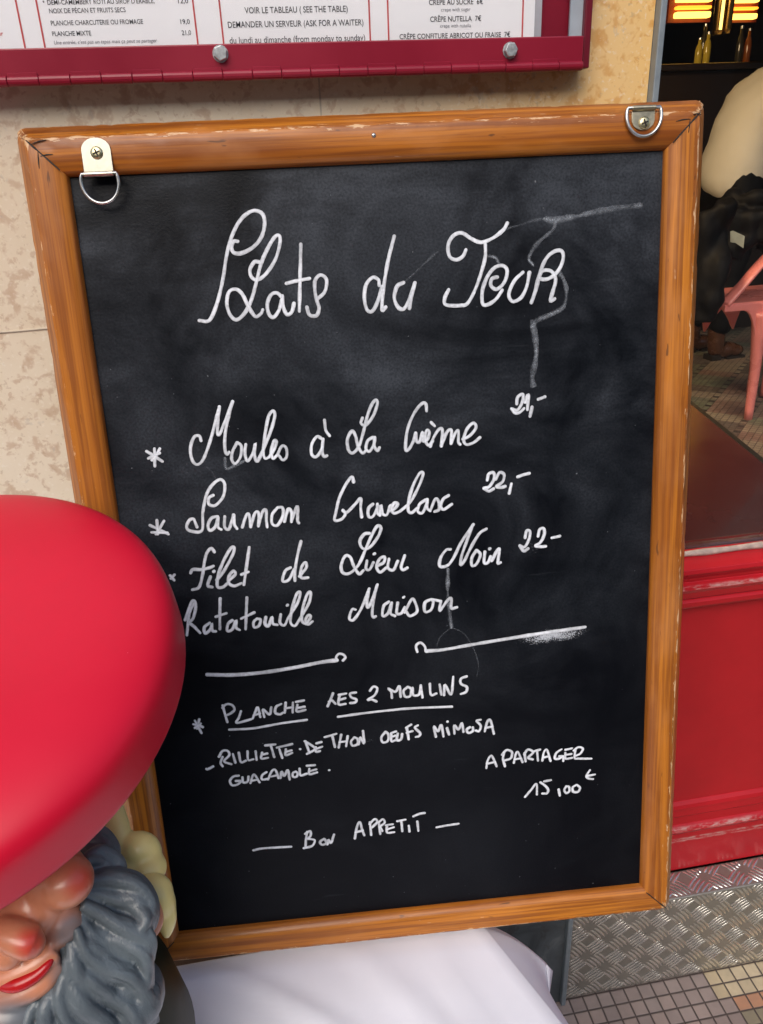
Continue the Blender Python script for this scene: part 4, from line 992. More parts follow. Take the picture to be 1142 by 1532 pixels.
C2a, C2, C3 = at_z(815, 1440, 0.437), at_z(825, 1453, 0.430), at_z(815, 1520, 0.43)
bm = bmesh.new()
def edge_pt(s): return EF.lerp(E1, s / 0.08) if s < 0.08 else E1 + ed * ((s - 0.08) * 0.85)
NS, NT = 70, 40
def wrinkle(p): return 0.0034 * noise.noise(Vector((p.x * 9, p.y * 7, 3))) + 0.0010 * noise.noise(Vector((p.x * 24 + p.y * 10, p.y * 16, 7)))
def cl(u, v):       # u across: 0 left .. 0.7 edge .. 1 hem ; v from the far side to the near side
    s = v; e = edge_pt(s)
    if u <= 0.7:
        t = u / 0.7; x = -0.78 + (e.x + 0.78) * t; p = Vector((x, e.y + (0.75 - e.y) * 0 , TZ)); k = 1 - t ** 8
        fold = 0.007 * math.exp(-((p.x + 0.02 + (p.y - 0.55) * 1.3 + 0.01 * math.sin(p.y * 30)) / 0.012) ** 2) + 0.005 * math.exp(-((p.x - 0.09 + (p.y - 0.55) * 0.7) / 0.016) ** 2) + 0.004 * math.exp(-((p.x - 0.16 + (p.y - 0.50) * 0.25) / 0.01) ** 2); fold *= (1 if p.y < 0.64 else 0)
        p.z += (wrinkle(p) + 0.0015) * (0.25 + 0.75 * k) * min(1.0, v * 6) + fold * min(1, v * 6); return p
    t = (u - 0.7) / 0.3
    if s < 0.30:
        q = s / 0.30; hem = C2a.lerp(C2, min(1, q / 0.25)) if q < 0.25 else C2.lerp(C3, (q - 0.25) / 0.75)
    else:
        q = min(1, (s - 0.30) / 0.25); hem = C3.lerp(Vector((edge_pt(0.55).x + 0.012, edge_pt(0.55).y, 0.33)), q)
        if s > 0.55: e2 = edge_pt(s); hem = Vector((e2.x + 0.012 + 0.006 * math.sin(s * 40), e2.y, 0.33))
    p = e.lerp(hem, t)
    bulge = math.sin(math.pi * min(1, t)) * 0.010
    out = Vector((ed.y, -ed.x, 0)) * (-1); out = out if out.x > 0 else -out
    p += out * bulge * (0.6 if s < 0.3 else 0.9) + Vector((0, 0, bulge * 0.5)); return p
grid(bm, cl, 90, 110)
cloth = obj('tablecloth', bm, LINEN, None, True); so_ = cloth.modifiers.new('thick', 'SOLIDIFY'); so_.thickness = 0.0012; so_.offset = 1.0
tag(cloth, 'white linen tablecloth under the chalkboard, one corner hanging loose', 'tablecloth')

# ------------------------------------------------------------------ garden gnome
HC = at_d(-102.8, 1031.2, 0.55); ha = Vector((math.sin(0.313) * math.cos(-1.755), math.sin(0.313) * math.sin(-1.755), math.cos(0.313)))
gx, gy = -0.250, 0.490
gn = empty('garden_gnome', 'painted garden gnome with a wide glossy red hat and grey beard, beside the chalkboard', 'garden gnome', (gx, gy, TZ + 0.002))
GI = Matrix.Translation((-gx, -gy, -TZ - 0.002))
def gpart(name, mat, bm, smooth=True, parent=None):
    o = obj(name, bm, mat, parent or gn, smooth); o.matrix_parent_inverse = GI if not parent else Matrix.Identity(4); return o
h1 = ha.cross(Vector((0, 1, 0.1))).normalized(); h2 = ha.cross(h1)
HM = Matrix((h1, h2, ha)).transposed().to_4x4(); HM.translation = HC
pr = []
for k in range(120):
    a = -math.pi / 2 + math.pi * (k + 0.5) / 120; c_, s_ = math.cos(a), math.sin(a); e = 2 / 5.2
    rr_ = 0.179 * c_ ** e; pr.append((rr_, (0.046 if s_ > 0 else 0.022) * (1 if s_ > 0 else -1) * abs(s_) ** e + (0.010 * (1 - (rr_ / 0.179) ** 2) if s_ > 0 else 0)))
bm = bmesh.new(); lathe(bm, pr, HM, 96)
HAT = Mat('red_hat_paint'); co = HAT.coord(); n1 = HAT.noise(co, 9, 4, 0.5); n2 = HAT.noise(co, 330, 2, 0.5)
HAT.set(color=HAT.mix(HAT.ramp(n2, [(0.79, 0.0), (0.82, 0.5)]), HAT.ramp(n1, [(0.3, (0.56, 0.0045, 0.027)), (0.7, (0.61, 0.006, 0.032))]), (0.8, 0.35, 0.38)), rough=HAT.ramp(n1, [(0.3, 0.36), (0.7, 0.44)]), coat=0.0, spec=0.3)
HAT.bump(HAT.noise(co, 14, 2, 0.4), 0.05, 0.004)
gpart('hat', HAT.m, bm)
# face
def skin_mat():
    M = Mat('painted_skin'); tc = M.n('ShaderNodeTexCoord'); co = tc.outputs['Object']
    geo = M.n('ShaderNodeNewGeometry'); pos = geo.outputs['Position']
    c = M.ramp(M.noise(pos, 14, 4, 0.5), [(0.3, (0.46, 0.165, 0.085)), (0.7, (0.56, 0.225, 0.125))])
    for p, r, k in BLUSH:
        f = M.ramp(M.math('DIVIDE', M.dist(pos, p), r), [(0.25, k), (1.0, 0.0)], 'EASE'); c = M.mix(f, c, (0.50, 0.028, 0.02))
    for p, r, k in GREYED:
        f = M.ramp(M.math('DIVIDE', M.dist(pos, p), r), [(0.35, k), (1.0, 0.0)], 'EASE'); c = M.mix(f, c, (0.115, 0.145, 0.165))
    M.set(color=c, rough=0.33, coat=0.25, coat_rough=0.2, sss=0.0); return M.m
ck, ns = at_d(100, 1318, 0.522), at_d(40, 1410, 0.506)
BLUSH = [(at_d(136, 1316, 0.508), 0.024, 0.88), (at_d(50, 1412, 0.492), 0.017, 0.85), (at_d(60, 1438, 0.52), 0.008, 0.2)]
GREYED = [(at_d(108, 1395, 0.525), 0.018, 0.75), (at_d(30, 1515, 0.525), 0.030, 0.95), (at_d(95, 1450, 0.525), 0.014, 0.6)]
hd = HC - ha * 0.075
bm = bmesh.new()
ball(bm, hd + Vector((0.008, 0.0, 0.0)), (0.072, 0.072, 0.085), None, 32, 20)
ball(bm, ck, (0.0180, 0.0180, 0.0175)); ball(bm, at_d(92, 1380, 0.536), 0.016); ball(bm, at_d(82, 1312, 0.53), 0.022)
ball(bm, at_d(52, 1352, 0.53), 0.021); ball(bm, at_d(20, 1385, 0.525), 0.020)
tube(bm, smooth_pts([at_d(-10, 1385, 0.515), at_d(15, 1396, 0.505), at_d(38, 1408, 0.502), at_d(52, 1412, 0.503)]), [0.0105 + 0.0010 * math.sin(i * 0.18) for i in range(19)], 14)
ball(bm, at_d(46, 1412, 0.503), 0.0095); ball(bm, at_d(12, 1425, 0.508), 0.011)
tube(bm, smooth_pts([at_d(-20, 1470, 0.522), at_d(20, 1458, 0.519), at_d(55, 1440, 0.521), at_d(82, 1418, 0.527)]), 0.0095, 12)     # upper lip
tube(bm, smooth_pts([at_d(-15, 1492, 0.524), at_d(25, 1488, 0.521), at_d(62, 1470, 0.523), at_d(88, 1436, 0.528)]), 0.0085, 12)     # lower lip
ball(bm, at_d(20, 1512, 0.535), (0.03, 0.024, 0.024)); ball(bm, at_d(75, 1400, 0.542), 0.018); ball(bm, at_d(70, 1455, 0.54), 0.018)
mirror = []
fw = (HC - ha * 0.075 - ns); fw = -(fw - ha * fw.dot(ha)).normalized(); rt = fw.cross(ha).normalized()
def mir(p): d = p - hd; return p - rt * (2 * d.dot(rt))
ball(bm, mir(ck), 0.021); ball(bm, mir(at_d(52, 1352, 0.53)), 0.020)
face = gpart('face', skin_mat(), bm); remesh(face, 0.0016, 7, 0.5)
bm = bmesh.new()
tube(bm, smooth_pts([at_d(2, 1476, 0.5135), at_d(20, 1474, 0.512), at_d(38, 1468, 0.5125), at_d(58, 1456, 0.5145), at_d(73, 1441, 0.517), at_d(81, 1426, 0.522)], 6),
     [0.0026, 0.0032, 0.0037, 0.0040, 0.0043, 0.0046, 0.0048, 0.0050, 0.0051, 0.0052, 0.0052, 0.0052, 0.0052, 0.0051, 0.0050, 0.0049, 0.0047, 0.0045, 0.0043, 0.0041, 0.0039, 0.0036, 0.0034, 0.0031, 0.0028, 0.0025, 0.0022, 0.0019, 0.0016, 0.0012, 0.0008], 12)
gpart('mouth', plain('red_mouth_paint', (0.42, 0.008, 0.010), 0.25, 0, 0.1, 60), bm)
# beard: sculpted locks
def beard_mat():
    M = Mat('grey_beard_paint'); geo = M.n('ShaderNodeNewGeometry'); pos = geo.outputs['Position']
    c = M.ramp(M.noise(pos, 24, 4, 0.6), [(0.3, (0.075, 0.092, 0.106)), (0.7, (0.115, 0.142, 0.160))])
    c = M.mix(M.ramp(M.noise(pos, 90, 3, 0.6, 1.0), [(0.6, 0.0), (0.75, 0.3)]), c, (0.20, 0.23, 0.25))
    M.set(color=c, rough=0.40, coat=0.10, coat_rough=0.25); M.bump(M.noise(M.coord(scale=(1, 1, 0.22), rot=(0.3, 0.5, 0)), 330, 3, 0.6, 0.4), 0.55, 0.0012); return M.m
BEARD = beard_mat()
guides = [
 [(128, 1292, .556), (150, 1285, .566), (166, 1300, .567), (170, 1325, .562), (160, 1345, .556)],
 [(130, 1245, .590), (150, 1255, .588), (163, 1275, .582), (160, 1300, .575), (148, 1318, .566)],
 [(136, 1322, .548), (168, 1312, .556), (202, 1322, .562), (222, 1350, .562), (218, 1378, .556), (196, 1390, .55)],
 [(128, 1338, .543), (165, 1340, .550), (200, 1352, .555), (214, 1376, .552), (206, 1398, .547)],
 [(122, 1355, .539), (155, 1368, .543), (190, 1388, .547), (216, 1408, .549), (220, 1436, .548)],
 [(116, 1372, .535), (142, 1398, .537), (178, 1416, .541), (210, 1434, .546), (222, 1462, .548), (217, 1490, .549)],
 [(110, 1390, .531), (130, 1424, .531), (160, 1446, .535), (196, 1466, .541), (220, 1492, .546), (224, 1530, .549)],
 [(104, 1408, .528), (116, 1446, .526), (142, 1478, .530), (178, 1500, .537), (208, 1528, .543), (222, 1570, .548)],
 [(100, 1432, .526), (106, 1470, .524), (126, 1506, .526), (158, 1534, .533), (190, 1570, .540)],
 [(94, 1458, .524), (92, 1494, .521), (104, 1530, .522), (130, 1566, .528)],
 [(78, 1478, .523), (70, 1512, .519), (74, 1550, .520), (92, 1590, .526)],
 [(54, 1494, .523), (42, 1528, .519), (40, 1566, .521), (50, 1605, .526)],
 [(24, 1500, .524), (10, 1535, .520), (4, 1575, .522), (8, 1620, .528)],
 [(-10, 1500, .524), (-28, 1540, .521), (-36, 1580, .524), (-36, 1625, .53)],
]
rb = random.Random(11); bm = bmesh.new()
for gi, g in enumerate(guides):
    for k in range(5):
        j = (k - 2) / 2.0
        pts = []
        for i, (x, y, d) in enumerate(g):
            nx = (g[min(i + 1, len(g) - 1)][1] - g[max(i - 1, 0)][1]); ny = -(g[min(i + 1, len(g) - 1)][0] - g[max(i - 1, 0)][0]); L = math.hypot(nx, ny)
            sp_ = 9.5 * j * (0.75 + 0.5 * math.sin(i * 1.3 + gi)); sp_ += rb.uniform(-1.5, 1.5) + 3.0 * math.sin(i * 1.9 + k)
            pts.append(at_d(x + nx / L * sp_, y + ny / L * sp_, d + 0.004 * abs(j) + rb.uniform(-0.0025, 0.0035)))
        P = smooth_pts(pts, 7); n_ = len(P); r0 = rb.uniform(0.0034, 0.0050)
        tube(bm, P, [r0 * (0.55 + 0.6 * math.sin(math.pi * min(1, 0.12 + 0.85 * i / n_)) ** 0.6) for i in range(n_)], 9)
for x, y, d, r in ((165, 1385, .572, .026), (150, 1440, .566, .030), (190, 1490, .580, .028), (140, 1520, .562, .036), (60, 1560, .560, .042), (0, 1560, .565, .045), (-60, 1540, .57, .05), (148, 1290, .590, .017), (140, 1330, .566, .016),
                   (205, 1500, .556, .018), (185, 1475, .555, .018), (100, 1480, .552, .020), (190, 1350, .575, .016), (120, 1420, .552, .018)):
    ball(bm, at_d(x, y, d), r)
for p in (mir(at_d(150, 1290, .59)), mir(at_d(165, 1385, .572)), mir(at_d(150, 1440, .566)), mir(at_d(140, 1520, .562))): ball(bm, p, 0.03)
for p in ((0.02, 0.05, 0.0), (-0.04, 0.05, -0.01), (0.0, 0.08, 0.02)): ball(bm, hd + Vector(p) + Vector((0.005, -0.01, -0.01)), 0.056)
beard = gpart('beard', BEARD, bm); remesh(beard, 0.0012, 1, 0.5)
# yellow collar and the neck beside it
bm = bmesh.new()
tube(bm, smooth_pts([at_d(140, 1180, .655), at_d(163, 1212, .640), at_d(178, 1250, .628), at_d(177, 1290, .618), at_d(168, 1325, .61)]), [0.008, 0.009, 0.010, 0.011, 0.0115, 0.012, 0.012, 0.0118, 0.0115, 0.011, 0.0108, 0.0105, 0.0102, 0.01, 0.0098, 0.0095, 0.0092, 0.009, 0.0088, 0.0085, 0.0082, 0.008, 0.0078, 0.0075, 0.007], 14)
ball(bm, at_d(208, 1278, .628), (0.0185, 0.016, 0.020)); ball(bm, at_d(219, 1300, .622), (0.0165, 0.016, 0.013)); ball(bm, at_d(196, 1300, .622), (0.016, 0.015, 0.014))
yel = gpart('collar', plain('yellow_collar_paint', (0.78, 0.65, 0.25), 0.38, 0, 0.06, 12, coat=0.2), bm); remesh(yel, 0.0017, 6, 0.5)
bm = bmesh.new()
ball(bm, at_d(224, 1338, .606), (0.0185, 0.016, 0.016)); ball(bm, at_d(243, 1352, .607), (0.0105, 0.013, 0.020)); tube(bm, smooth_pts([at_d(240, 1352, .607), at_d(249, 1378, .606), at_d(250, 1404, .604)]), [0.011, 0.0108, 0.0105, 0.0102, 0.0098, 0.0092, 0.0085, 0.0076, 0.0066, 0.0056, 0.0045, 0.0034, 0.002], 12)
y2 = gpart('collar', yel.data.materials[0], bm); remesh(y2, 0.0016, 5, 0.5)
bm = bmesh.new(); tube(bm, smooth_pts([at_d(206, 1335, .590), at_d(222, 1358, .589), at_d(230, 1380, .588), at_d(222, 1404, .587)]), [0.0085, 0.009, 0.0092, 0.0095, 0.0095, 0.0093, 0.009, 0.0088, 0.0085, 0.0082, 0.008, 0.0076, 0.0072, 0.0068, 0.0064, 0.006, 0.0055, 0.005, 0.0045], 12)
nk = gpart('neck', plain('painted_neck', (0.53, 0.21, 0.12), 0.4, 0, 0.08, 40), bm)
# coat
bm = bmesh.new(); z0 = TZ + 0.002
lathe(bm, [(0.10, z0), (0.112, z0 + 0.006), (0.115, 0.56), (0.120, 0.62), (0.112, 0.68), (0.0995, 0.72), (0.0896, 0.755), (0.0791, 0.785), (0.071, 0.813), (0.067, 0.840), (0.0604, 0.865), (0.0502, 0.885), (0.0397, 0.90)], Matrix.Translation((gx, gy, 0)), 64)
for v in bm.verts:
    d = 0.0015 * noise.noise(v.co * 12); r = Vector((v.co.x - gx, v.co.y - gy, 0)); v.co += r.normalized() * d
gpart('coat', plain('dark_green_coat_paint', (0.014, 0.018, 0.009), 0.38, 0, 0.3, 14, spec=0.14), bm)

# ------------------------------------------------------------------ the room behind the glass
room = empty('dining_room', 'dim cafe dining room with dark wood walls behind the window', 'room', (2.0, 5.0, FL))
RI = Matrix.Translation((-2.0, -5.0, -FL))
def rpart(name, mat, boxes):
    bm = bmesh.new()
    for b in boxes: box(bm, *b)
    o = obj(name, bm, mat, room); o.matrix_parent_inverse = RI; return o
DW = plain('dark_brown_panelling', (0.016, 0.009, 0.006), 0.4, 0, 0.4, 3)
rpart('back_wall', DW, [(-3.0, 7.0, 9.4, 9.5, FL + 0.004, 3.6)])
rpart('side_wall', DW, [(-3.1, -3.0, 0.96, 9.5, FL + 0.004, 3.6), (7.0, 7.1, 0.96, 9.5, FL + 0.004, 3.6)])
rpart('ceiling', plain('brown_ceiling', (0.16, 0.11, 0.07), 0.7, 0, 0.2, 3), [(-3.0, 7.0, 0.97, 9.39, 3.5, 3.6)])
rpart('partition', DW, [(2.55, 2.75, 5.9, 6.0, FL + 0.004, 3.49)])
# burgundy table just inside the glass
tz = 0.775; ta, tb = at_z(1035, 600, tz), at_z(1142, 685, tz); td = (tb - ta).normalized()
it = empty('burgundy_table', 'dark burgundy glossy table just inside the cafe window', 'table', (0.7, 1.6, FL))
II = Matrix.Translation((-0.7, -1.6, -FL))
far, near = ta - td * 0.5, ta + td * ((ta.y - 0.918) / abs(td.y))
def tslab(name, mat, ins, za, zb_):
    bm = bmesh.new(); pl = [(0.05 + ins, 0.918 + ins), (near.x - ins, 0.918 + ins), (far.x - ins, far.y - ins), (0.05 + ins, far.y - ins)]
    lo = [bm.verts.new((x, y, za)) for x, y in pl]; hi = [bm.verts.new((x, y, zb_)) for x, y in pl]; bm.faces.new(lo); bm.faces.new(hi)
    for i in range(4): bm.faces.new((lo[i], lo[(i + 1) % 4], hi[(i + 1) % 4], hi[i]))
    o = obj(name, bm, mat, it); o.matrix_parent_inverse = II; return o
BT = Mat('burgundy_laminate'); co = BT.coord(); n1 = BT.noise(co, 3, 4, 0.6, 0.5); n2 = BT.noise(co, 120, 3, 0.6)
BT.set(color=BT.mix(BT.ramp(n2, [(0.74, 0), (0.78, 0.3)]), BT.ramp(n1, [(0.35, (0.055, 0.009, 0.009)), (0.65, (0.075, 0.018, 0.016))]), (0.25, 0.2, 0.19)), rough=BT.ramp(n1, [(0.35, 0.12), (0.65, 0.22)]), spec=0.16)
o = tslab('table_rim', plain('black_table_rim', (0.012, 0.010, 0.009), 0.4), 0.0, tz - 0.03, tz); o = tslab('table_top', BT.m, 0.016, tz + 0.0002, tz + 0.0022)
bm = bmesh.new(); lathe(bm, [(0.2, FL + 0.001), (0.19, FL + 0.02), (0.03, FL + 0.05), (0.03, tz - 0.031)], Matrix.Translation((0.6, 1.6, 0)), 24); o = obj('pedestal', bm, plain('cast_iron', (0.02, 0.02, 0.02), 0.5), it, True); o.matrix_parent_inverse = II

# salmon metal seat
SAL = plain('salmon_metal_paint', (0.85, 0.26, 0.24), 0.3, 0, 0.08, 6, coat=0.3)
ZS = FL + 0.57
P1, P2 = at_z(1087, 456, ZS), at_z(1142, 439, ZS)
sd_ = Vector((math.cos(R_(4)), math.sin(R_(4)), 0)); sp2 = Vector((-sd_.y, sd_.x, 0)); sp2 = sp2 if sp2.y > 0 else -sp2
SM = Matrix((sd_, sp2, Vector((0, 0, 1)))).transposed().to_4x4(); SM.translation = Vector((P1.x, P1.y, FL))
ch = empty('metal_chair', 'salmon pink metal chair with an arched side behind the window', 'chair', mat=SM)
def cpart(name, bm, mat=SAL, smooth=False): return obj(name, bm, mat, ch, smooth)
SH, sl, sw = 0.57, 0.56, 0.42
bm = bmesh.new(); box(bm, 0.0, sl, 0.01, sw - 0.01, SH - 0.022, SH); o = cpart('seat', bm); bevel_mod(o, 0.009, 3)
def apron(y):
    bm = bmesh.new(); n_ = 40; F_ = []
    for i in range(n_ + 1):
        x = sl * i / n_; q = min(x, sl - x) / 0.20
        F_.append((x, SH - 0.035 - (0.0 if q < 0.45 else (0.20 * (min(1.0, (q - 0.45) / 0.55)) ** 2.6)) - (0 if q < 1 else -0.17 * min(1, (q - 1) * 1.6) ** 0.6)))
    f = [bm.verts.new((x, y, z)) for x, z in F_]; g = [bm.verts.new((x, y, SH - 0.004)) for x, z in F_]
    for i in range(n_): bm.faces.new((f[i], f[i + 1], g[i + 1], g[i]))
    o = cpart('apron', bm); s = o.modifiers.new('t', 'SOLIDIFY'); s.thickness = 0.016; s.offset = 0; bevel_mod(o, 0.004, 2); return o
apron(0.012); apron(sw - 0.012)
for x, y in ((0.21, 0.02), (sl - 0.04, 0.02), (0.53, sw - 0.02), (sl - 0.005, sw - 0.10)):
    bm = bmesh.new(); dx = 0.012 if x < sl / 2 else -0.004
    P = [Vector((x - dx, y, SH - 0.05)), Vector((x, y, SH - 0.17)), Vector((x + dx, y, 0.25)), Vector((x + 1.6 * dx, y, 0.0))]
    tube(bm, smooth_pts(P, 5), [0.036 - 0.016 * i / 15 for i in range(16)], 12); cpart('leg', bm, SAL, True)
bm = bmesh.new(); P = [Vector((0.012, 0.03, SH - 0.005)), Vector((0.07, 0.03, SH + 0.055)), Vector((0.15, 0.03, SH + 0.145)), Vector((0.26, 0.05, SH + 0.25)), Vector((0.30, sw / 2, SH + 0.29)), Vector((0.26, sw - 0.05, SH + 0.25)), Vector((0.15, sw - 0.03, SH + 0.145)), Vector((0.07, sw - 0.03, SH + 0.055)), Vector((0.012, sw - 0.03, SH - 0.005))]
tube(bm, smooth_pts(P, 6), 0.034, 12, flat=0.45); cpart('back_hoop', bm, SAL, True)

hb = bmesh.new(); prevr = None
for i in range(41):
    v = 0.075 + 0.30 * i / 40; a, b = cl(0.965, v), cl(1.0, v); nn = Vector((0.0006, -0.0006, 0.0010))
    row = (hb.verts.new(a + nn * 1.6), hb.verts.new(b + nn * 1.6))
    if prevr: hb.faces.new((prevr[0], prevr[1], row[1], row[0]))
    prevr = row
hm = obj('hem', hb, LINEN, cloth, True); s_ = hm.modifiers.new('t', 'SOLIDIFY'); s_.thickness = 0.0010; s_.offset = 1.0

# ------------------------------------------------------------------ standing person seen from behind, leaning to the right
pb = at_z(1068, 530, FL)
pm = Matrix.Translation(pb + Vector((-0.085, 0, 0))) @ Matrix.Rotation(R_(8), 4, 'Z') @ Matrix.Diagonal((1.07, 1.07, 1.07, 1))
person = empty('person', 'person in white T-shirt, black trousers and brown boots, bending over inside the cafe', 'person', mat=pm)
SKIN = plain('skin', (0.42, 0.20, 0.13), 0.5, 0, 0.08, 20)
def skin_obj(name, verts, edges, radii, mat, parent, sub=2, root=0):
    me = bpy.data.meshes.new(name); me.from_pydata(verts, edges, []); me.materials.append(mat)
    o = bpy.data.objects.new(name, me); COL.objects.link(o); o.parent = parent
    s = o.modifiers.new('skin', 'SKIN'); s.use_smooth_shade = True; s.use_x_symmetry = False
    for i, r in enumerate(radii):
        sv = me.skin_vertices[0].data[i]; sv.radius = r if hasattr(r, '__len__') else (r, r); sv.use_root = (i == root)
    ss = o.modifiers.new('sub', 'SUBSURF'); ss.levels = sub; ss.render_levels = sub
    return o
V, E_, RR = [], [], []
def chain(pts, rad, start=None):
    prev = start
    for p, r in zip(pts, rad):
        V.append(p); RR.append(r); i = len(V) - 1
        if prev is not None: E_.append((prev, i))
        prev = i
    return prev
S = 1.04
chain([(0.05, 0, 0.97)], [(0.15, 0.12)]); sp0 = 0
ch_ = chain([(0.06, 0, 1.12), (0.13, 0, 1.30), (0.24, 0, 1.44)], [(0.135, 0.11), (0.145, 0.115), (0.125, 0.10)], 0)
nk_ = chain([(0.34, 0, 1.54), (0.42, 0, 1.60)], [0.055, 0.055], ch_)
chain([(0.48, 0, 1.65), (0.55, 0, 1.70)], [(0.082, 0.078), (0.085, 0.075)], nk_)
for s in (1, -1):
    hp = chain([(0.05, 0.10 * s, 0.90), (0.02, 0.11 * s, 0.70), (0.02, 0.11 * s, 0.50), (-0.01, 0.11 * s, 0.30), (0.0, 0.11 * s, 0.10)], [0.088, 0.078, 0.058, 0.055, 0.040], 0)
    chain([(0.04, 0.11 * s, 0.045), (0.17, 0.12 * s, 0.03)], [0.038, 0.03], hp)
    sh = chain([(0.24, 0.15 * s, 1.43)], [0.065], ch_)
    el = chain([(0.36, 0.20 * s, 1.27), (0.47, 0.21 * s, 1.10), (0.58, 0.18 * s, 1.02), (0.68, 0.14 * s, 0.98)], [0.05, 0.043, 0.036, 0.028], sh)
    hand = chain([(0.74, 0.13 * s, 0.96)], [(0.038, 0.018)], el)
    for q in range(4): chain([(0.79, (0.10 + 0.02 * q) * s, 0.95), (0.83, (0.10 + 0.02 * q) * s, 0.93)], [0.009, 0.008], hand)
    chain([(0.76, 0.085 * s, 0.95), (0.79, 0.07 * s, 0.94)], [0.011, 0.009], hand)
body = skin_obj('body', V, E_, RR, SKIN, person)
# shirt
V, E_, RR = [], [], []
chain([(0.04, 0, 0.83)], [(0.215, 0.185)]); c2 = chain([(0.05, 0, 1.10), (0.11, 0, 1.27), (0.21, 0, 1.42), (0.28, 0, 1.49)], [(0.20, 0.16), (0.195, 0.16), (0.165, 0.14), (0.10, 0.09)], 0)
for s in (1, -1): chain([(0.25, 0.17 * s, 1.42), (0.33, 0.21 * s, 1.30), (0.38, 0.215 * s, 1.21)], [0.085, 0.08, 0.078], 3)
shirt = skin_obj('t_shirt', V, E_, RR, SHIRT, person)
tx = bpy.data.textures.new('folds', 'CLOUDS'); tx.noise_scale = 0.10; dsp = shirt.modifiers.new('folds', 'DISPLACE'); dsp.texture = tx; dsp.strength = 0.06; dsp.mid_level = 0.5
# trousers
V, E_, RR = [], [], []
chain([(0.06, 0, 1.20), (0.04, 0, 1.03)], [(0.15, 0.12), (0.19, 0.16)])
for s in (1, -1): chain([(0.05, 0.10 * s, 0.88), (0.02, 0.11 * s, 0.68), (0.02, 0.11 * s, 0.48), (-0.005, 0.11 * s, 0.28), (0.0, 0.11 * s, 0.13)], [0.118, 0.105, 0.09, 0.085, 0.075], 1)
trs = skin_obj('trousers', V, E_, RR, BLACKC, person)
tx2 = bpy.data.textures.new('creases', 'CLOUDS'); tx2.noise_scale = 0.08; dsp = trs.modifiers.new('folds', 'DISPLACE'); dsp.texture = tx2; dsp.strength = 0.03
BOOT = plain('brown_leather', (0.085, 0.036, 0.018), 0.25, 0, 0.2, 30)
for s in (1, -1):
    bm = bmesh.new(); y = 0.11 * s
    tube(bm, [(-0.01, y, 0.20), (-0.005, y, 0.14), (0.0, y, 0.08), (0.01, y, 0.045)], [0.052, 0.050, 0.049, 0.048], 16)
    ball(bm, (0.06, y, 0.05), (0.105, 0.048, 0.048)); ball(bm, (0.13, y, 0.04), (0.065, 0.045, 0.036))
    bt = obj('boot', bm, BOOT, person); remesh(bt, 0.008, 3)
    bm = bmesh.new(); box(bm, -0.045, 0.015, y - 0.04, y + 0.04, 0.0, 0.03); box(bm, 0.06, 0.185, y - 0.042, y + 0.042, 0.0, 0.014); obj('boot_sole', bm, BLACKLINE, bt)
bm = bmesh.new(); ball(bm, (0.55, 0, 1.735), (0.098, 0.09, 0.078)); ball(bm, (0.50, 0, 1.69), (0.07, 0.085, 0.08)); hr = obj('hair', bm, plain('dark_hair', (0.03, 0.018, 0.012), 0.5, 0, 0.3, 200), person); remesh(hr, 0.012, 2)

# black coat thrown over the salmon chair
cp = P1.copy(); cy0 = P1.y + 0.10
def cpt(px, py, dy=0.0): return at_y(px, py, cy0 + dy)
bm = bmesh.new()
for P, r in (([(1092, 292, .22), (1110, 300, .12), (1140, 298, .08), (1180, 310, .05)], .045), ([(1088, 300, -.1), (1078, 350, -.06), (1076, 410, -.14), (1068, 445, -.14), (1062, 470, -.12)], .050),
             ([(1100, 310, .1), (1096, 360, .08), (1086, 380, .09), (1078, 408, .1)], .045), ([(1125, 315, .05), (1122, 350, .03), (1114, 366, .04), (1100, 388, .06)], .040),
             ([(1150, 315, .03), (1150, 340, .0), (1150, 358, .01), (1146, 372, .03)], .050), ([(1180, 320, .03), (1185, 345, .0), (1190, 370, .02)], .05),
             ([(1058, 315, -.05), (1056, 380, -.08), (1054, 440, -.1), (1054, 480, -.1)], .05), ([(1040, 320, -.0), (1040, 400, -.05), (1040, 450, -.08), (1044, 478, -.08)], .05)):
    Q = smooth_pts([cpt(*p) for p in P], 5); n_ = len(Q); tube(bm, Q, [r * (0.85 + 0.2 * math.sin(i * 0.9)) for i in range(n_)], 10)
coat = empty('coat', 'black coat with a pale label thrown over the salmon chair', 'coat', at_y(1110, 400, cy0))
cm = obj('cloth', bm, BLACKC, coat); cm.matrix_parent_inverse = Matrix.Translation(-coat.location); remesh(cm, 0.012, 3)
dsp = cm.modifiers.new('folds', 'DISPLACE'); dsp.texture = tx2; dsp.strength = 0.016
bm = bmesh.new(); lp = [cpt(1092.5, 346, -.065), cpt(1097, 345, -.07), cpt(1114, 353, -.075), cpt(1112, 371, -.07), cpt(1100, 363, -.065), cpt(1092.5, 362, -.06)]
bm.faces.new([bm.verts.new(p) for p in lp]); lb = obj('label_patch', bm, plain('cream_label', (0.62, 0.62, 0.47), 0.6), coat); lb.matrix_parent_inverse = Matrix.Translation(-coat.location)
s_ = lb.modifiers.new('t', 'SOLIDIFY'); s_.thickness = 0.004

